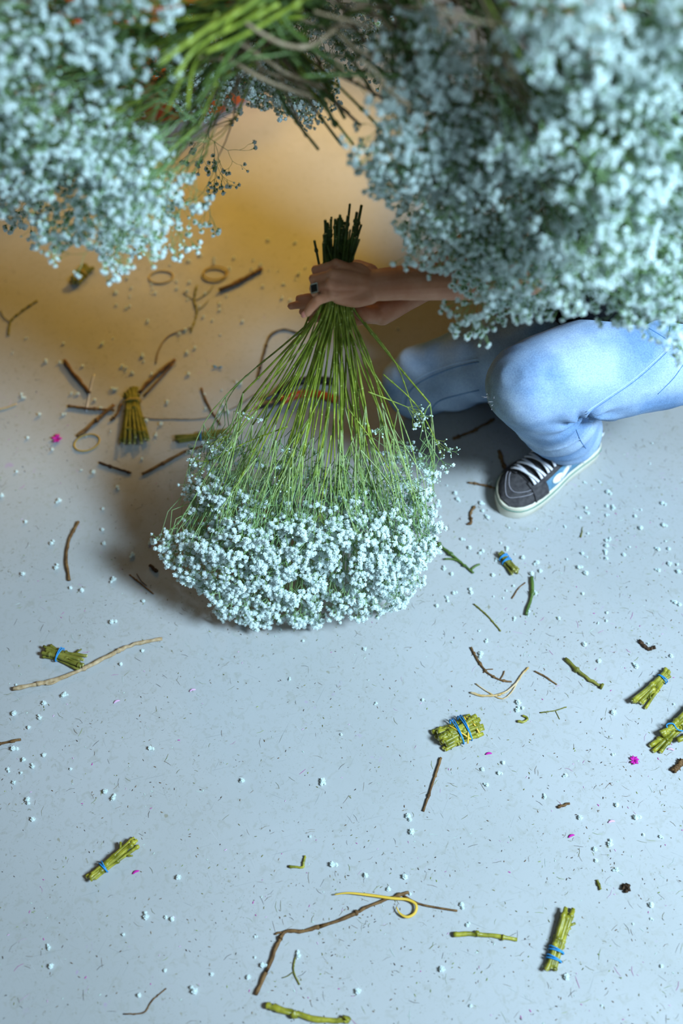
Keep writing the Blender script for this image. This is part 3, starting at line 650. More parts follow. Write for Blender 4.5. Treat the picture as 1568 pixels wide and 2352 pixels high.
# ---------------------------------------------------------------- shoes (children of the person: worn)
def shoe(heel, toe, floor_h=0.0, tilt=0):
    ln = .283; fwd = nrm((toe - heel) * A(1, 1, 0)); lat = A(-fwd[1], fwd[0], 0); upv = A(0, 0, 1)
    def W(x, y, z): return heel + fwd * x + lat * y + upv * (z + floor_h)
    S = MB(); X = np.array([0, .004, .015, .04, .08, .12, .16, .20, .235, .262, .277, .283]); Wd = np.array([.006, .020, .031, .036, .036, .037, .044, .050, .048, .036, .019, .005]); Yc = np.interp(X, [0, .14, .22, .283], [0, .002, -.003, .008])
    def outline(k, z, g=0):
        pts = [(x, yc + w_ * k + g * (1 if w_ > .01 else .5)) for x, w_, yc in zip(X, Wd, Yc)] + [(x, yc - w_ * k - g * (1 if w_ > .01 else .5)) for x, w_, yc in zip(X[::-1], Wd[::-1], Yc[::-1])]
        pts = smooth_path([A(a, c, 0) for a, c in pts], 2)
        return [W(p[0] * (1 + g * 3) - g * 2 * .2, p[1], z) for p in pts]
    rings = [outline(.98, 0), outline(1.05, .003), outline(1.06, .018), outline(1.03, .032), outline(1.0, .036), outline(.90, .036)]
    n = len(rings[0]); vs = [p for r in rings for p in r]; fs = [tuple(range(n - 1, -1, -1)), tuple((len(rings) - 1) * n + k for k in range(n))]
    for i in range(len(rings) - 1):
        for k in range(n): fs.append((i * n + k, i * n + (k + 1) % n, (i + 1) * n + (k + 1) % n, (i + 1) * n + k))
    S.add(vs, fs); sole = S.build('shoe', M['rubber'], person)
    sole['label'] = 'dark grey canvas skate shoe with blue sides, white laces and white sole'
    kids = []
    def kid(mb, name, m, smooth=True):
        o = mb.build(name, m, sole, smooth); o.location = (0, 0, 0); kids.append(o); return o
    g = MB(); g.tube(outline(1.058, .0265), .0011, 5); kid(g, 'sole_stripe', M['green'])
    # upper: cross sections along x
    XS = np.array([.006, .02, .05, .085, .12, .15, .18, .21, .235, .255, .270, .279]); TOP = np.array([.092, .096, .098, .104, .102, .092, .079, .067, .060, .054, .047, .040]); HW = np.interp(XS, X, Wd) * .98
    m_ = 24
    def up(xi, a, g=0.0):      # a in 0..pi across the shoe
        x = xi; tw_ = np.interp(x, XS, TOP) - .031; hw = np.interp(x, XS, HW); yc = np.interp(x, [0, .14, .22, .283], [0, .002, -.003, .008])
        c_, s_ = math.cos(a), math.sin(a); e = .72 if x < .15 else .85
        y = (hw + g) * (abs(c_) ** e) * (1 if c_ > 0 else -1); z = .031 + (tw_ + g) * (s_ ** .8 if s_ > 0 else 0)
        return W(x, yc + y * (1 - .12 * s_), z)
    def patch(name, x0, x1, a0, a1, m, g=0, nx=14, na=14):
        mb = MB(); vs = []
        for q in (0, 1):
            for i in range(nx + 1):
                for k in range(na + 1): 
                    xa = x0(k / na) if callable(x0) else x0; xb = x1(k / na) if callable(x1) else x1
                    vs.append(up(xa + (xb - xa) * i / nx, a0 + (a1 - a0) * k / na, g - .0016 * q))
        fs = []; o2 = (nx + 1) * (na + 1)
        for i in range(nx):
            for k in range(na):
                a = i * (na + 1) + k; fs.append((a, a + 1, a + na + 2, a + na + 1)); fs.append((o2 + a, o2 + a + na + 1, o2 + a + na + 2, o2 + a + 1))
        for i in range(nx):
            for k in (0, na):
                a = i * (na + 1) + k; fs.append((a, a + na + 1, o2 + a + na + 1, o2 + a))
        for k in range(na):
            for i in (0, nx):
                a = i * (na + 1) + k; fs.append((a, o2 + a, o2 + a + 1, a + 1))
        mb.add(vs, fs); return kid(mb, name, m)
    patch('quarter_panel', .006, .214, 0, PI, M['suede'], 0, 18, 24)
    patch('toe_box', .200, .2788, 0, PI, M['canvas'], .0006, 18, 24)
    # eyestays along the lacing, and a strap down to the sole
    patch('tongue', .075, .222, PI / 2 - .34, PI / 2 + .34, M['canvas'], .0030, 12, 8)
    for s_ in (1, -1):
        a0 = PI / 2 + s_ * .30; a1 = PI / 2 + s_ * .85
        patch('eyestay', .075, .226, a0, a1, M['canvas'], .0045, 12, 6)
        a2 = PI / 2 + s_ * 1.50
        patch('side_strap', lambda q: .194 - .004 * q, lambda q: .226 + .002 * q, PI / 2 + s_ * .30, a2, M['canvas'], .0038, 6, 12)
        # curved white side stripe
        st = MB(); pts = []; rad = []
        for k in range(15):
            q = k / 14; x = .155 - .150 * q; hgt = 1.30 - .62 * math.sin(q * PI * .72) + (.25 * q)
            pts.append(up(x, PI / 2 + s_ * hgt, .0018)); rad.append((.0018, .0105 if q < .12 else .0075 - .003 * q))
        vs = []; 
        st.tube(pts, [.0052 - .002 * k / 14 for k in range(15)], 6, flat=1); kid(st, 'side_stripe', M['leather'])
        blob = MB(); c0 = up(.160, PI / 2 + s_ * 1.22, .0012); c1 = up(.160, PI / 2 + s_ * 1.22, .004); blob.ball(c0, (.017, .010, .003), 14, 8, axes=(fwd, np.cross(nrm(c1 - c0), fwd), nrm(c1 - c0))); kid(blob, 'side_stripe', M['leather'])
        v2 = MB(); v2.tube([up(.122 + .0 * k - .008 * k, PI / 2 + s_ * (.75 + .14 * k), .0035) for k in range(6)], .0042, 6, flat=.6); kid(v2, 'side_stripe', M['leather'])
    for q, g_ in ((0, 0), (1, 0)):      # two rows of stitching round the toe
        sm_ = MB(); N_ = 60
        for k in range(N_):
            u = (k + .5) / N_; an = PI * (.06 + .88 * u); inner = .012 + .011 * q
            def sp(uu):
                a_ = PI * (.06 + .88 * uu); xx = .212 + (.058 - .014 * q) * math.sin(PI * uu) ** .6
                return up(min(xx, .272), PI * (.20 + .06 * q) + PI * (.60 - .12 * q) * uu, .0014)
            sm_.tube([sp(u - .006), sp(u + .004)], .0007, 4)
        kid(sm_, 'stitching', M['stitch'])
    for k in range(6):                  # laces: flat strips crossing between eyestays
        x = .217 - .0175 * k
        for z_, (xa, xb) in enumerate(((x, x - .004), (x - .008, x + .008))):
            l = MB(); pts = []
            for u in np.linspace(-1, 1, 9): pts.append(up(xa + (xb - xa) * (u + 1) / 2, PI / 2 + u * .58, .0095 + .003 * (1 - u * u) + .0015 * z_))
            l.tube(pts, [(.0034, .0013)] * 9, 6, up=upv); kid(l, 'lace', M['lace'])
        for s_ in (-1, 1):
            e = MB(); c = up(x, PI / 2 + s_ * .56, .006); e.ball(c, (.003, .003, .0012), 8, 6); kid(e, 'eyelet', M['black'])
    c = up(.094, PI / 2, .016)
    for s_ in (-1, 1):                  # bow loops and hanging ends
        l = MB(); pts = [c, c + lat * s_ * .020 + upv * .012 + fwd * .008, c + lat * s_ * .038 + upv * .002 + fwd * .012, c + lat * s_ * .030 - upv * .008 + fwd * .020, c + lat * s_ * .006 + fwd * .006]
        l.tube(smooth_path(pts, 4), .0024, 6); kid(l, 'lace', M['lace'])
        l = MB(); l.tube(smooth_path([c, c + fwd * .020 + lat * s_ * .012 - upv * .002, up(.115, PI / 2 + s_ * -.75, .008), up(.13, PI / 2 + s_ * -1.15, .006)], 4), .0024, 6); kid(l, 'lace', M['lace'])
    hl = MB(); hl.limb([W(.012, 0, .035), W(.010, 0, .085)], [(.006, .016), (.006, .012)], 12, up=lat); kid(hl, 'heel_tab', M['canvas'])
    return sole
shoe(P(1358, 1022), P(1150, 1170))
sR = shoe(A(.63, 1.64, 0), A(.37, 1.57, 0))

# ---------------------------------------------------------------- orange tub on the far floor
tb = empty('plastic_tub', P(400, 155)); tag(tb, 'round orange plastic tub on the floor behind the hanging flowers', 'tub')
c = P(400, 155); prof = [(.0, .004), (.285, .004), (.295, .012), (.31, .15), (.322, .152), (.322, .165), (.305, .165), (.285, .02), (.0, .016)]
mb = MB(); n = 48; vs = []
for r, z in prof:
    for k in range(n): vs.append(c + A(math.cos(2 * PI * k / n) * max(r, .001), math.sin(2 * PI * k / n) * max(r, .001), z))
mb.add(vs, [(i * n + k, i * n + (k + 1) % n, (i + 1) * n + (k + 1) % n, (i + 1) * n + k) for i in range(len(prof) - 1) for k in range(n)]); mb.build('tub_body', M['orange'], tb)
for s_ in (-1, 1):
    mb = MB(); mb.tube([c + A((.315 * math.cos(a) + .03 * math.cos(a * 5)) * s_, .315 * math.sin(a), .155 + .03 * math.cos(a * 5)) for a in np.linspace(-.3, .3, 9)], .007, 8); mb.build('handle', M['orange'], tb)

# ---------------------------------------------------------------- pruning shears
ps = empty('pruning_shears', P(670, 915)); tag(ps, "orange and black handled pruning shears lying on the floor behind the bouquet's stems", 'shears')
def G(x, y, h=.012): return P(x, y, h)
mb = MB(); mb.tube(smooth_path([G(645, 922), (G(690, 905)), G(730, 905), G(775, 918)], 4), [.009] * 13, 10); mb.build('handle', M['orange'], ps)
mb = MB(); mb.tube(smooth_path([G(640, 905), (G(665, 884)), G(715, 872), G(765, 876)], 4), [.009] * 13, 10); mb.build('handle', M['black'], ps)
mb = MB(); mb.tube([G(648, 915), G(622, 928), G(592, 938)], [(.013, .003), (.012, .0025), (.002, .001)], 8, up=(0, 0, 1)); mb.build('blade', M['steel'], ps)
mb = MB(); mb.tube(smooth_path([G(648, 905), G(628, 906), G(604, 918)], 3), [(.008, .003)] * 6 + [(.002, .002)], 8, up=(0, 0, 1)); mb.build('hook_blade', M['steel'], ps)
mb = MB(); mb.ball(G(648, 912, .016), (.008, .008, .004), 12, 8); mb.build('pivot_bolt', M['silver'], ps)
mb = MB(); mb.tube([G(668 + 3 * k + 0, 898 + 0, .012) + A(0, math.cos(k * 1.6) * .008, math.sin(k * 1.6) * .005) for k in range(14)], .0012, 5); mb.build('spring', M['silver'], ps)

# ---------------------------------------------------------------- things lying on the floor
def bundle(label, a, b, n, width, bands, m='olive', fan=.35, rad=.0035, layers=2, seedv=0):
    """short cut stems held by rubber bands; a, b are the two ends of its axis in reference pixels"""
    r = random.Random(seedv + 11); A0, B0 = P(*a), P(*b); ax = nrm(B0 - A0); side = A(-ax[1], ax[0], 0); L = np.linalg.norm(B0 - A0)
    root = empty('stem_bundle', (A0 + B0) / 2); tag(root, label, 'stems')
    per = math.ceil(n / layers); wb = width / 2; bf = bands[0][0] if bands else .5
    for i in range(n):
        ly = i // per; k = i % per; u = ((k + .5) / per * 2 - 1) * (1 - .25 * ly); rr_ = rad * r.uniform(.8, 1.15); z = rad + ly * rad * 1.7
        s0, s1 = r.uniform(-.06, .1) * L, L * (1 + r.uniform(-.12, .06)); ta = 1 + fan * bf * 1.6; te = 1 + fan * (1 - bf) * 1.6
        p0 = A0 + ax * s0 + side * (u * wb * .75 * ta + r.uniform(-.002, .002)); p1 = A0 + ax * s1 + side * (u * wb * .75 * te + r.uniform(-.003, .003)); pm = A0 + ax * L * bf + side * u * wb * .70
        p0[2] = z + r.uniform(0, .002); p1[2] = z + r.uniform(0, .004); pm[2] = z
        mb = MB(); node_stem(mb, [p0, pm, p1], rr_, rr_ * .9, L * .6, 8, 0, 1.45, rg=.09); d = nrm(p0 - pm); mb.tube([p0 + d * .0002, p0 + d * .0006], rr_ * .72, 7, 1); d = nrm(p1 - pm); mb.tube([p1 + d * .0002, p1 + d * .0006], rr_ * .72, 7, 1)
        if r.random() < .35:
            q = p1 * .7 + p0 * .3; mb.tube([q, q + side * r.choice((-1, 1)) * .009 + ax * .008 + A(0, 0, .003)], [rr_ * .6, rr_ * .5], 6)
        mb.build('stem', [M[m], M['pith']], root)
    Ht = rad * (1 + 1.7 * (layers - 1)) + rad
    for f, bm, wd in bands:
        for e in range(2):
            cc = A0 + ax * (L * f + e * .0026); hw = wb * .78 + rad * .9; sk = ax * .0012 * (1 if e else -1)
            pts = [cc + side * hw * math.cos(q) * (1.02) + sk * math.cos(q) + A(0, 0, Ht / 2 + .0012 + (Ht / 2 + .001) * math.sin(q)) for q in np.linspace(0, 2 * PI, 21)]
            mb = MB(); mb.tube(pts, [(.0013, .0010)] * 21, 6, cap=False); mb.build('rubber_band', M[bm], root)
    return root
B1 = 'blue rubber band'
bundle('short green stem bundle with blue band beside the long tan stick', (102, 1496), (194, 1526), 9, .028, [(.38, 'band', 1)], 'olive_d', .55, .0036, 2, 1)
bundle('bundle of cut green stems with blue band alone at lower left', (210, 2020), (312, 1935), 6, .018, [(.28, 'band', 1)], 'olive', .6, .0036, 2, 2)
bundle('small dark stem bundle with turquoise band below the shoe', (1148, 1276), (1182, 1320), 6, .018, [(.18, 'band', 1), (.38, 'band', 1)], 'olive_d', .2, .0036, 2, 3)
bundle('forked stem bundle with blue band near the right edge', (1532, 1548), (1462, 1622), 7, .018, [(.2, 'band', 1)], 'olive', .95, .0036, 2, 4)
big = bundle('thickest stem bundle, wrapped in crossed yellow and blue bands', (1008, 1704), (1100, 1664), 22, .054, [(.42, 'band', 1), (.62, 'band', 1)], 'olive', .12, .0042, 3, 5)
for pts in ([(1030, 1666), (1052, 1678), (1082, 1698)], [(1064, 1645), (1075, 1668), (1074, 1708)], [(1068, 1645), (1086, 1660), (1101, 1684)]):
    mb = MB(); mb.tube(smooth_path([P(x, y, .024 - (.006 if i != 1 else 0)) for i, (x, y) in enumerate(pts)], 4), [(.0016, .0007)] * 9, 6, up=(0, 0, 1)); tag(mb.build('rubber_band', M['yband'], big), 'yellow rubber band')
bundle('tall slim bundle of olive stems with blue band at lower right', (1262, 2230), (1303, 2092), 8, .022, [(.16, 'band', 1), (.30, 'band', 1)], 'olive', .30, .0038, 2, 6)
bundle('dull green stem bundle fanning out among the brown twigs at far left', (303, 905), (312, 1022), 10, .042, [(.2, 'tanband', 1)], 'olive_d', 1.15, .0045, 2, 7)
bundle('flat green stem bundle with dark blue band just left of the bouquet', (402, 1012), (530, 998), 8, .022, [(.45, 'band', 1)], 'olive_d', .6, .003, 2, 8)
bundle('brownish clump of stems below the tip of the left hanging flowers', (172, 655), (206, 618), 6, .03, [(.5, 'tanband', 1)], 'olive_d', .5, .005, 2, 9)
o = bundle('loose stem bundle with curling blue band, cut off by the right edge', (1500, 1726), (1590, 1640), 3, .022, [], 'olive', .8, .0042, 1, 10)
for a_, b_ in (((1520, 1690), (1620, 1590)), ((1555, 1700), (1640, 1670)), ((1516, 1684), (1545, 1672))):
    mb = MB(); node_stem(mb, [P(*a_, .012), P((a_[0] + b_[0]) / 2, (a_[1] + b_[1]) / 2, .014), P(*b_, .012)], .005, .0045, .03, 8, 0, 1.4); mb.build('stem', M['olive'], o)
mb = MB(); mb.tube(smooth_path([P(1538, 1682, .012), P(1530, 1665, .018), P(1545, 1662, .02), P(1556, 1676, .016), P(1575, 1678, .014), P(1568, 1664, .012)], 4), .0014, 6); mb.build('rubber_band', M['band'], o)

def stick(name, label, pts, r, m, node=1.4, step=.05, cat='stem', extra=None, group=None, r1=None):
    h0 = r + .0004; P3 = [P(x, y, h0) for x, y in pts]; c = sum(P3) / len(P3); mb = MB(); node_stem(mb, P3, r, r1 or r * .85, step, 7, 0, node, rg=.2)
    if extra:
        for e in extra:
            q = [P(x, y, h0 * .8) for x, y in e]; mb.tube(smooth_path(q, 3), r * .55, 6)
    o = mb.build(name, M[m], None, loc=tuple(c * A(1, 1, 0))); tag(o, label, cat, group); return o
stick('stick', 'long tan bark stick lying diagonally at the left', [(30, 1583), (80, 1572), (140, 1557), (200, 1532), (262, 1500), (310, 1480), (372, 1467)], .0042, 'tan', 1.35, .09, 'stick', [[(105, 1571), (120, 1570), (142, 1558)]])
stick('twig', 'dark brown curved twig standing alone above the long tan stick', [(159, 1333), (152, 1285), (160, 1238), (181, 1198)], .0030, 'brown', 1.2, .2, 'twig')
stick('twig', 'thin brown twig entering from the left edge below the tan stick', [(-20, 1712), (15, 1705), (48, 1698)], .0024, 'brown', 1.4, .03, 'twig')
stick('green_stem', "green stem with a side shoot poking out right of the bouquet's heads", [(985, 1232), (1012, 1254), (1050, 1285), (1088, 1316)], .0040, 'stem_dark', 1.5, .035, 'stem', [[(1082, 1308), (1092, 1300), (1101, 1296)], [(1056, 1290), (1040, 1284), (1020, 1284)]], r1=.0018)
stick('green_stem', 'short upright green stem piece with a node, right of the thin curved one', [(1220, 1326), (1222, 1362), (1208, 1412)], .0036, 'stem_dark', 1.7, .05)
stick('green_stem', 'green stem piece with knobbly joint at right, above the forked bundle', [(1297, 1512), (1345, 1556), (1383, 1577)], .0036, 'olive_d', 1.9, .045)
stick('twig', 'thin brown twig hanging down from the thickest stem bundle', [(1012, 1740), (998, 1785), (972, 1863)], .0022, 'brown', 1.4, .04, 'twig')
stick('twig', 'long bent brown twig crossing the lower middle of the floor', [(588, 2283), (618, 2218), (652, 2143), (700, 2138), (790, 2110), (850, 2080), (940, 2048)], .0030, 'brown', 1.5, .06, 'twig', [[(925, 2056), (960, 2075), (1000, 2084), (1050, 2092)], [(652, 2143), (640, 2142), (632, 2146)]])
stick('green_stem', 'bright olive stem piece at the very bottom of the floor', [(612, 2307), (640, 2318), (715, 2338), (802, 2344)], .0050, 'olive', 1.4, .07)
stick('green_stem', 'straight yellow-green stem piece with a joint left of the slim bundle', [(1040, 2146), (1093, 2145), (1188, 2158)], .0038, 'olive', 1.35, .05)
stick('green_stem', 'small L-shaped olive stem piece in the lower middle', [(664, 1990), (694, 1992), (697, 1985), (700, 1966)], .0022, 'olive', 1.2, .1)
stick('straw', 'thin yellowish curved straw below the small dark bundle', [(1088, 1387), (1120, 1415), (1150, 1450)], .0014, 'olive_d', 1.3, .02, 'straw')
stick('twig', 'dark thorny twig pointing into the curled straw at right', [(1081, 1487), (1100, 1520), (1118, 1544), (1145, 1560), (1175, 1566)], .0020, 'brown', 1.5, .02, 'twig', [[(1110, 1545), (1118, 1538), (1132, 1537)], [(1148, 1561), (1155, 1550), (1158, 1541)]])
stick('straw', 'curled tan straw with dark end right of the thorny twig', [(1080, 1590), (1110, 1598), (1150, 1594), (1180, 1574), (1200, 1548), (1213, 1533)], .0022, 'straw', 1.1, .1, 'straw', [[(1092, 1570), (1125, 1592), (1155, 1605), (1178, 1585), (1190, 1560)]])
stick('twig', 'short thin brown twig with pink tip between straw and green stem', [(1228, 1542), (1250, 1553), (1279, 1573)], .0016, 'brown', 1.2, .05, 'twig')
stick('stick', 'thick dark brown stick beside the double rubber ring in the warm light', [(503, 667), (550, 646), (600, 617)], .0055, 'brown', 1.2, .2, 'stick')
stick('stick', 'short straight brown stick at left above the fanned twigs', [(147, 828), (175, 865), (206, 902)], .0048, 'brown', 1.2, .2, 'stick')
stick('twig', 'horizontal brown twig left of the dull green fan bundle', [(158, 933), (200, 938), (262, 942)], .0034, 'brown', 1.4, .08, 'twig')
stick('twig', 'diagonal brown twig ending above the oval rubber ring', [(178, 1003), (220, 968), (263, 930)], .0042, 'brown', 1.4, .08, 'twig')
stick('twig', 'stubby brown twig between the horizontal twig and the fan bundle', [(278, 928), (270, 950), (255, 965)], .0030, 'brown', 1.4, .05, 'twig')
stick('twig', 'long dark twig reaching to the left side of the bouquet', [(326, 1090), (380, 1062), (430, 1035), (485, 1022)], .0034, 'brown', 1.3, .06, 'twig')
stick('twig', 'small dark twig below the dull green fan bundle', [(228, 1062), (262, 1074), (300, 1086)], .0028, 'darkb', 1.4, .04, 'twig')
stick('stick', 'forked brown stick rising right above the dull green fan bundle', [(320, 902), (355, 865), (402, 826)], .0042, 'brown', 1.2, .1, 'stick', [[(330, 910), (365, 872), (398, 835)]])
stick('wire', 'thin dark hooked wire-like stem left of the hand', [(592, 868), (607, 810), (622, 770), (655, 757), (694, 770)], .0024, 'darkb', 1.5, .1, 'stem')
stick('straw', 'long thin curved straw in the warm-lit floor at left', [(358, 834), (366, 800), (390, 770), (440, 752)], .0018, 'dry', 1.1, .1, 'straw')
stick('twig', 'brown twig between fan bundle and bouquet', [(462, 892), (480, 935), (506, 976)], .0024, 'brown', 1.3, .05, 'twig')
stick('twig', 'brown twig on the floor between the two knees', [(1040, 1008), (1085, 990), (1135, 962)], .0034, 'brown', 1.5, .04, 'twig')
stick('twig', "short brown twig behind the shoe's toe", [(1146, 1035), (1155, 1065), (1168, 1090)], .0038, 'brown', 1.4, .03, 'twig')
stick('twig', "thin brown twig touching the shoe's toe from the left", [(1075, 1108), (1110, 1114), (1142, 1122)], .0024, 'brown', 1.4, .03, 'twig')
stick('leaf_scrap', 'curled brown leaf scrap left of the shoe toe', [(1090, 1162), (1080, 1180), (1082, 1200), (1072, 1204)], .0024, 'brown', 1.6, .015, 'leaf')
stick('leaf_scrap', 'thin pointed olive leaf scrap right of the shoe', [(1333, 1234), (1336, 1222), (1338, 1209)], .0016, 'olive_d', 1, .2, 'leaf', r1=.0004)
stick('leaf_scrap', 'dark curled leaf scrap near the right edge above the forked bundle', [(1468, 1471), (1480, 1484), (1490, 1491), (1504, 1486)], .0032, 'darkb', 1.3, .01, 'leaf')
stick('bark_chip', 'small dark bark chip in the lower right floor', [(1281, 1856 - 2), (1293, 1850), (1307, 1845)], .0026, 'brown', 1, .2, 'bark')
stick('leaf_scrap', 'brown withered leaf scrap at the right edge', [(1544, 1770), (1556, 1762), (1566, 1750), (1560, 1748)], .0042, 'brown', 1.4, .01, 'leaf')
stick('twig', 'dry sprig trailing down the warm-lit floor left of the hand', [(452, 655), (446, 690), (452, 720), (438, 762)], .0020, 'olive_d', 1.5, .02, 'sprig', [[(450, 690), (478, 672), (490, 655)], [(452, 715), (470, 700), (478, 690)], [(446, 690), (420, 672)]])
stick('twig', 'crumbled brown sprig in the warm light at the far left edge', [(20, 770), (24, 740), (40, 722), (85, 690)], .0020, 'olive_d', 1.6, .02, 'sprig', [[(24, 740), (8, 728), (2, 712)]])
stick('twig', 'pale forked twiglet in the lower middle below the bent twig', [(678, 2200), (674, 2230), (688, 2262)], .0013, 'olive_d', 1.2, .03, 'twig', [[(674, 2232), (660, 2242), (648, 2246)]])
stick('twig', 'thin curved stalk lying near the lower left corner of the floor', [(284, 2329), (330, 2326), (348, 2300), (382, 2270)], .0011, 'brown', 1.2, .05, 'stalk')
stick('twig', 'tiny three-armed grey-green twiglet right of the thickest bundle', [(1240, 1637), (1275, 1632), (1300, 1624)], .0011, 'olive_d', 1.3, .03, 'twig', [[(1275, 1632), (1285, 1652)]])
stick('leaf_scrap', 'small folded olive leaf right of the thickest bundle', [(1188, 1656), (1202, 1658), (1211, 1650), (1200, 1643)], .0024, 'olive', 1, .1, 'leaf')
stick('leaf_scrap', 'dark triangular scrap left of the bouquet', [(345, 1298), (352, 1306), (360, 1312)], .0034, 'darkb', 1, .1, 'leaf', r1=.0040)
stick('twig', 'pair of thin brown twiglets left of the bouquet', [(298, 1320), (325, 1342), (352, 1364)], .0015, 'brown', 1.3, .03, 'twig', [[(314, 1318), (325, 1335), (337, 1345)]])
stick('straw', 'pale straw at the left edge beyond the pink petal', [(-20, 943), (10, 938), (38, 928)], .0022, 'straw', 1, .1, 'straw')
stick('twig', "long faint stalk on the floor between fan bundle and bouquet", [(290, 925), (330, 958), (400, 962), (470, 960), (540, 935), (585, 905)], .0013, 'dry', 1.1, .06, 'stalk')
stick('twig', 'thin brown twiglet under the small dark bundle', [(1175, 1375), (1190, 1352), (1206, 1338)], .0012, 'brown', 1.2, .03, 'twig')
stick('leaf_scrap', 'small dark olive scrap at lower right above the slim bundle', [(1371, 2022), (1376, 2035), (1378, 2042)], .0022, 'olive_d', 1.4, .01, 'leaf')
stick('leaf_scrap', 'crumpled blackish leaf scrap at lower right', [(1430, 2040), (1438, 2034), (1444, 2040), (1436, 2047)], .0036, 'darkb', 1.4, .006, 'leaf')
stick('plastic_strip', 'clear plastic sliver standing out beside the short brown stick', [(198, 945), (206, 900), (216, 860)], .0018, 'plastic', 1, .5, 'plastic')
def ribbon(name, label, pts, wd, m, cat, h=.0018):
    p3 = smooth_path([P(x, y, h + .0008 * (i % 2)) for i, (x, y) in enumerate(pts)], 5); c = sum(p3) / len(p3); n = len(p3)
    mb = MB(); mb.tube(p3, [(wd * min(1, .35 + 3 * min(i, n - 1 - i) / n), .0007) for i in range(n)], 6, up=(0, 0, 1)); o = mb.build(name, M[m], None, loc=tuple(c * A(1, 1, 0))); tag(o, label, cat); return o
ribbon('yellow_leaf', 'long yellow leaf blade curling into a hook at the end of the bent twig', [(768, 2055), (800, 2051), (850, 2056), (900, 2063), (935, 2066), (955, 2078), (952, 2097), (935, 2106), (918, 2098), (910, 2083)], .0024, 'yband', 'leaf', .0062)
def ring_band(label, c, rx, ang, sq, m, n=1):
    cc = P(*c); mb = MB()
    for k in range(n): mb.tube([cc + A(.003 * k + rx * math.cos(a) * math.cos(ang) - rx * sq * math.sin(a) * math.sin(ang), .006 * k + rx * math.cos(a) * math.sin(ang) + rx * sq * math.sin(a) * math.cos(ang), .0022 + .003 * k) for a in np.linspace(0, 2 * PI, 29)], .0018, 6, cap=False)
    o = mb.build('rubber_band', M[m], None, loc=tuple(cc)); tag(o, label, 'rubber band'); return o
ring_band('oval tan rubber band at the left, below the diagonal brown twig', (200, 1018), .028, .5, .8, 'tanband')
ring_band('single flat yellowish rubber band in the warm light', (370, 638), .030, .1, .75, 'tanband')
ring_band('doubled tan rubber band beside the thick dark stick', (492, 634), .030, .0, .8, 'tanband', 2)
# magenta flower scrap
def petals(name, label, c, n, r, m, cat):
    cc = P(*c); mb = MB()
    for k in range(n):
        a = 6.28 * k / n + random.uniform(-.3, .3); d = A(math.cos(a), math.sin(a), .35); s_ = A(-math.sin(a), math.cos(a), 0); o_ = cc + A(0, 0, .002)
        mb.add([o_, o_ + d * r * .6 + s_ * r * .3, o_ + d * r, o_ + d * r * .6 - s_ * r * .3, o_ + A(0, 0, -.0012), o_ + d * r * .6 + s_ * r * .3 - A(0, 0, .0012), o_ + d * r - A(0, 0, .0012), o_ + d * r * .6 - s_ * r * .3 - A(0, 0, .0012)], [(0, 1, 2, 3), (7, 6, 5, 4), (0, 4, 5, 1), (1, 5, 6, 2), (2, 6, 7, 3), (3, 7, 4, 0)])
    o = mb.build(name, M[m], None, loc=tuple(cc)); tag(o, label, cat); return o
petals('magenta_flower', 'small magenta flower scrap on the shaded floor at far left', (131, 1010), 6, .013, 'pink', 'flower')
petals('leaf_scrap', 'bright blue scrap on the floor left of the hooked wire', (500, 845), 2, .012, 'band', 'scrap')
petals('thistle_scrap', 'little purple-brown tuft between the open bundle and the thickest bundle', (1455, 1748), 7, .009, 'pink', 'flower')
for i, (x, y, l) in enumerate([(1540, 1722, 'pale pink petal at the right edge below the open stem bundle'), (1312, 1921, 'magenta petal shred in the lower right, above the bark'), (312, 2004, 'dark purple petal shred beside the lower left stem bundle'), (268, 1612, 'pale violet curled petal right below the long tan stick'), (1122, 1732, 'dark red bud below the thickest stem bundle'), (1404, 1888, 'pink petal shred at right in the lower floor'), (442, 1586, 'lilac petal shred on the bare middle-left floor')]):
    mb = MB(); c = P(x, y, .0016); a = random.uniform(-.5, .6); d = A(math.cos(a), math.sin(a), 0); mb.tube(smooth_path([c - d * .006, c + A(-d[1], d[0], 0) * .0015 + A(0, 0, .001), c + d * .006], 3), [(.0006, .0004), (.0014, .0006), (.0018, .0007), (.002, .0008), (.0018, .0007), (.0014, .0006), (.0006, .0004)], 6, up=(0, 0, 1))
    o = mb.build('petal', M['pinkl' if 'pale' in l or 'lilac' in l or 'pink petal' in l else 'pink'], None, loc=tuple(c * A(1, 1, 0))); tag(o, l, 'petal')

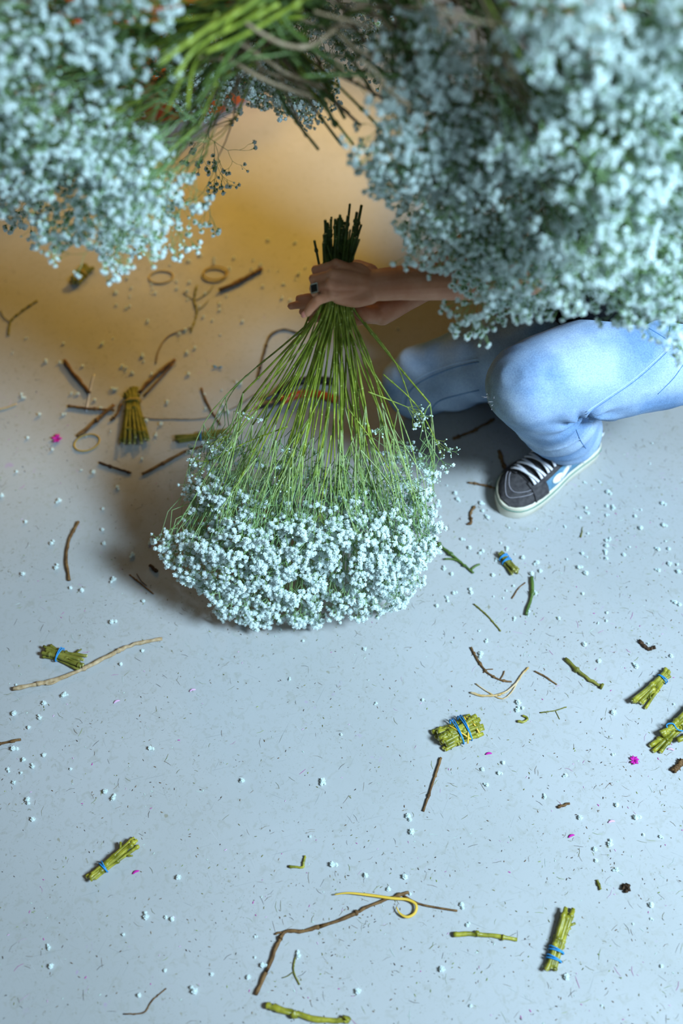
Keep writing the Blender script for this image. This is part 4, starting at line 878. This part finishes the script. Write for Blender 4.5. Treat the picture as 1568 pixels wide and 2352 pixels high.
# fallen blossoms, one object each
FB = []
for i in range(5):
    mb = MB(); put(mb, BL[i], A(0, 0, .0024), A(.1 * i - .2, .15, 1), .0046, (0, 1, 2))
    if i in (1, 3): put(mb, BL[(i + 2) % 5], A(.005, .002, .0022), A(.4, .1, .8), .0030, (0, 1, 2))
    z0 = min(v[2] for v in mb.v); mb.v = [(a, b_, c_ - z0) for a, b_, c_ in mb.v]
    me = bpy.data.meshes.new('fallen_blossom'); me.from_pydata(mb.v, [], mb.f)
    for m_ in (M['petal'], M['calyx'], M['bud']): me.materials.append(m_)
    me.polygons.foreach_set('material_index', mb.m); me.update(); FB.append(me)
spots = [(54, 1320), (258, 1431), (278, 1527), (146, 1600), (103, 1616), (34, 1640), (93, 1650), (67, 1672), (32, 1721), (102, 1735), (56, 1747), (77, 1762), (189, 1358), (262, 1332), (240, 1250), (330, 1382), (131, 1306), (163, 1352), (345, 1720), (34, 1798), (77, 1883), (65, 1838), (243, 1819), (261, 1836),
         (557, 1795), (411, 2016), (337, 2107), (396, 2112), (114, 2178), (118, 2220), (571, 2245), (448, 2277), (320, 2287), (603, 2218), (838, 1492), (741, 1795), (739, 1802), (840, 2012), (763, 1987), (892, 2043), (930, 2015), (1060, 2079), (1014, 2227), (686, 2197), (822, 2277), (945, 1912), (937, 1876), (1331, 1879), (1459, 1879), (1415, 1850), (1375, 1520), (1104, 1503), (1342, 1482), (1461, 1532), (1541, 1508),
         (1190, 1615), (1188, 1633), (1155, 1753), (1145, 1777), (1108, 1768), (1408, 1638), (1400, 1940), (1365, 1951), (1415, 1998), (1494, 2080), (1300, 2245), (1003, 1165), (1045, 1135), (1050, 1148), (1105, 1157), (1108, 1175), (1120, 1190), (1078, 1260), (1060, 1240), (1108, 1268), (1102, 1272), (1020, 1308), (1037, 1320), (1164, 1260), (1132, 1322), (1200, 1283), (1233, 1294), (1240, 1313), (1328, 1305), (1345, 1318),
         (1337, 1273), (1392, 1243), (1392, 1255), (1390, 1268), (1392, 1285), (1432, 1276), (1511, 1263), (1535, 1262), (1512, 1311), (1537, 1297), (1557, 1315), (1395, 1132), (1393, 1164), (1408, 1170), (1470, 1215), (1458, 1188), (1520, 1158), (1345, 1168), (1350, 1180), (1079, 1355), (1082, 1363), (1042, 1364), (1003, 1393), (1230, 1364), (1220, 1320), (1283, 1422), (1550, 1385), (1560, 1390), (1522, 1208),
         (64, 1007), (92, 954), (145, 954), (50, 907), (52, 915), (218, 920), (165, 905), (180, 906), (232, 940), (384, 924), (336, 968), (370, 975), (262, 896), (138, 834), (106, 830), (190, 842), (147, 790), (235, 792), (327, 816), (303, 857), (348, 860), (290, 846), (281, 842), (328, 820), (470, 908), (472, 940), (505, 950), (510, 930), (520, 945), (524, 950), (433, 861), (448, 800), (430, 812), (544, 880), (552, 884), (426, 760), (412, 768), (358, 1002), (121, 1034), (266, 897), (215, 1086), (326, 1055), (270, 1120), (237, 1170), (137, 1151), (6, 1140), (236, 1218), (120, 1250), (60, 1200), (305, 1275)]
bi = 0; DR = []
def drop(x, y, s=1.0):
    global bi
    o = bpy.data.objects.new('fallen_blossom', FB[bi % 5]); bi += 1; C.objects.link(o); o.location = P(x, y); o.rotation_euler = (0, 0, random.random() * 6.28); o.scale = (s, s, s)
    DR.append((x, y, o))
for x, y in spots: drop(x, y, random.uniform(.9, 1.3))
for i in range(120):
    while True:
        x, y = random.uniform(0, 1560), random.uniform(620, 2340)
        if inpoly(x, y, poly): continue
        wgt = .15
        if x > 1000 and 1050 < y < 1500: wgt = 1
        if y < 800 and 350 < x < 720: wgt = .9
        if x < 420 and 750 < y < 1100: wgt = .7
        if x > 1250 and y > 1700: wgt = .4
        if x < 100 and 1550 < y < 1800: wgt = .8
        if random.random() < wgt: break
    drop(x, y, random.uniform(.45, .85))
for i in range(45): drop(random.uniform(230, 730), random.uniform(540, 740), random.uniform(.7, 1.1))

LM = [((150, 1510), 'the small bundle by the tan stick'), ((262, 1975), 'the lower left stem bundle'), ((1165, 1297), 'the small dark bundle'), ((1492, 1588), 'the forked bundle'), ((1050, 1690), 'the thickest bundle'), ((1285, 2190), 'the slim olive bundle'), ((312, 965), 'the fanned green bundle'),
      ((1540, 1690), 'the open bundle at the right edge'), ((300, 1500), "the tan stick's right end"), ((60, 1575), "the tan stick's left end"), ((157, 1270), 'the dark curved twig'), ((1215, 1370), 'the upright green stem'), ((1340, 1545), 'the knobbly green stem'), ((990, 1800), 'the twig under the thickest bundle'), ((652, 2143), "the bent twig's corner"), ((930, 2060), "the bent twig's upper end"),
      ((710, 2330), 'the bottom olive stem'), ((1113, 2150), 'the straight yellow-green stem'), ((685, 1985), 'the L-shaped stem'), ((1120, 1420), 'the thin curved straw'), ((1200, 1170), 'the shoe'), ((1250, 900), 'the near knee'), ((700, 1300), "the held bouquet's heads"), ((200, 1018), 'the oval rubber band'), ((370, 638), 'the single yellowish rubber band'), ((492, 634), 'the doubled rubber band'), ((550, 645), 'the thick dark stick'),
      ((625, 800), 'the hooked dark stem'), ((176, 865), 'the short brown stick'), ((131, 1010), 'the magenta scrap'), ((480, 935), 'the twig left of the held stems'), ((440, 720), 'the dry trailing sprig'), ((770, 660), 'the hand'), ((400, 800), 'the long curved straw'), ((30, 740), 'the crumbled sprig'), ((1485, 1480), 'the dark curled scrap'), ((1293, 1850), 'the bark chip'), ((1375, 2033), 'the small olive scrap')]
by = {}
for x, y, o in DR:
    (lx, ly), nm_ = min(LM, key=lambda q: (q[0][0] - x) ** 2 + (q[0][1] - y) ** 2); dx, dy = x - lx, y - ly
    side = ('right of' if dx > 0 else 'left of') if abs(dx) > abs(dy) else ('below' if dy > 0 else 'above')
    by.setdefault((nm_, side), []).append((dx * dx + dy * dy, o))
ORD = ['nearest', 'second nearest', 'third nearest', 'fourth nearest', 'fifth nearest', 'sixth nearest', 'seventh nearest', 'eighth nearest', 'ninth nearest', 'tenth nearest', 'eleventh nearest', 'twelfth nearest'] + ['%dth nearest' % k for k in range(13, 80)]
for (nm_, side), L_ in by.items():
    for k, (_, o) in enumerate(sorted(L_, key=lambda q: q[0])): tag(o, '%s fallen white blossom %s %s' % (ORD[k], side, nm_), 'blossom', 'fallen blossoms on the floor')

# uncountable chips, fibres and dust
mats_ = ['darkb', 'brown', 'olive_d', 'stem', 'pink', 'bud', 'dry', 'pinkl']; dm = MB()
for i in range(3400):
    while True:
        x, y = random.uniform(-20, 1590), random.uniform(600, 2370)
        wgt = .35 + .35 * (x > 1000 and 1000 < y < 1500) + .3 * (x > 1200) + .25 * (600 < x < 1100 and y > 1900)
        nv = noise.noise(Vector((x / 130, y / 130, 3))) * .5 + .5
        if random.random() < wgt * nv * 1.3: break
    p = P(x, y, .0006); mi = random.choices(range(8), (22, 20, 18, 10, 4, 8, 14, 4))[0]; a = random.random() * 6.28; L_ = random.choice((random.uniform(.0008, .0022),) * 3 + (random.uniform(.003, .009),)); r_ = random.uniform(.00025, .0008) if L_ < .003 else random.uniform(.00012, .0003)
    d = A(math.cos(a), math.sin(a), 0); s_ = A(-d[1], d[0], 0); k = random.uniform(-.3, .3) * L_
    dm.tube([p - d * L_, p + s_ * k, p + d * L_], [r_ * .7, r_, r_ * .6], 4, mi)
o = dm.build('floor_debris', [M[k] for k in mats_], None, smooth=False); tag(o, 'scattered plant dust, chips and fibres all over the grey floor', 'debris', kind='stuff')
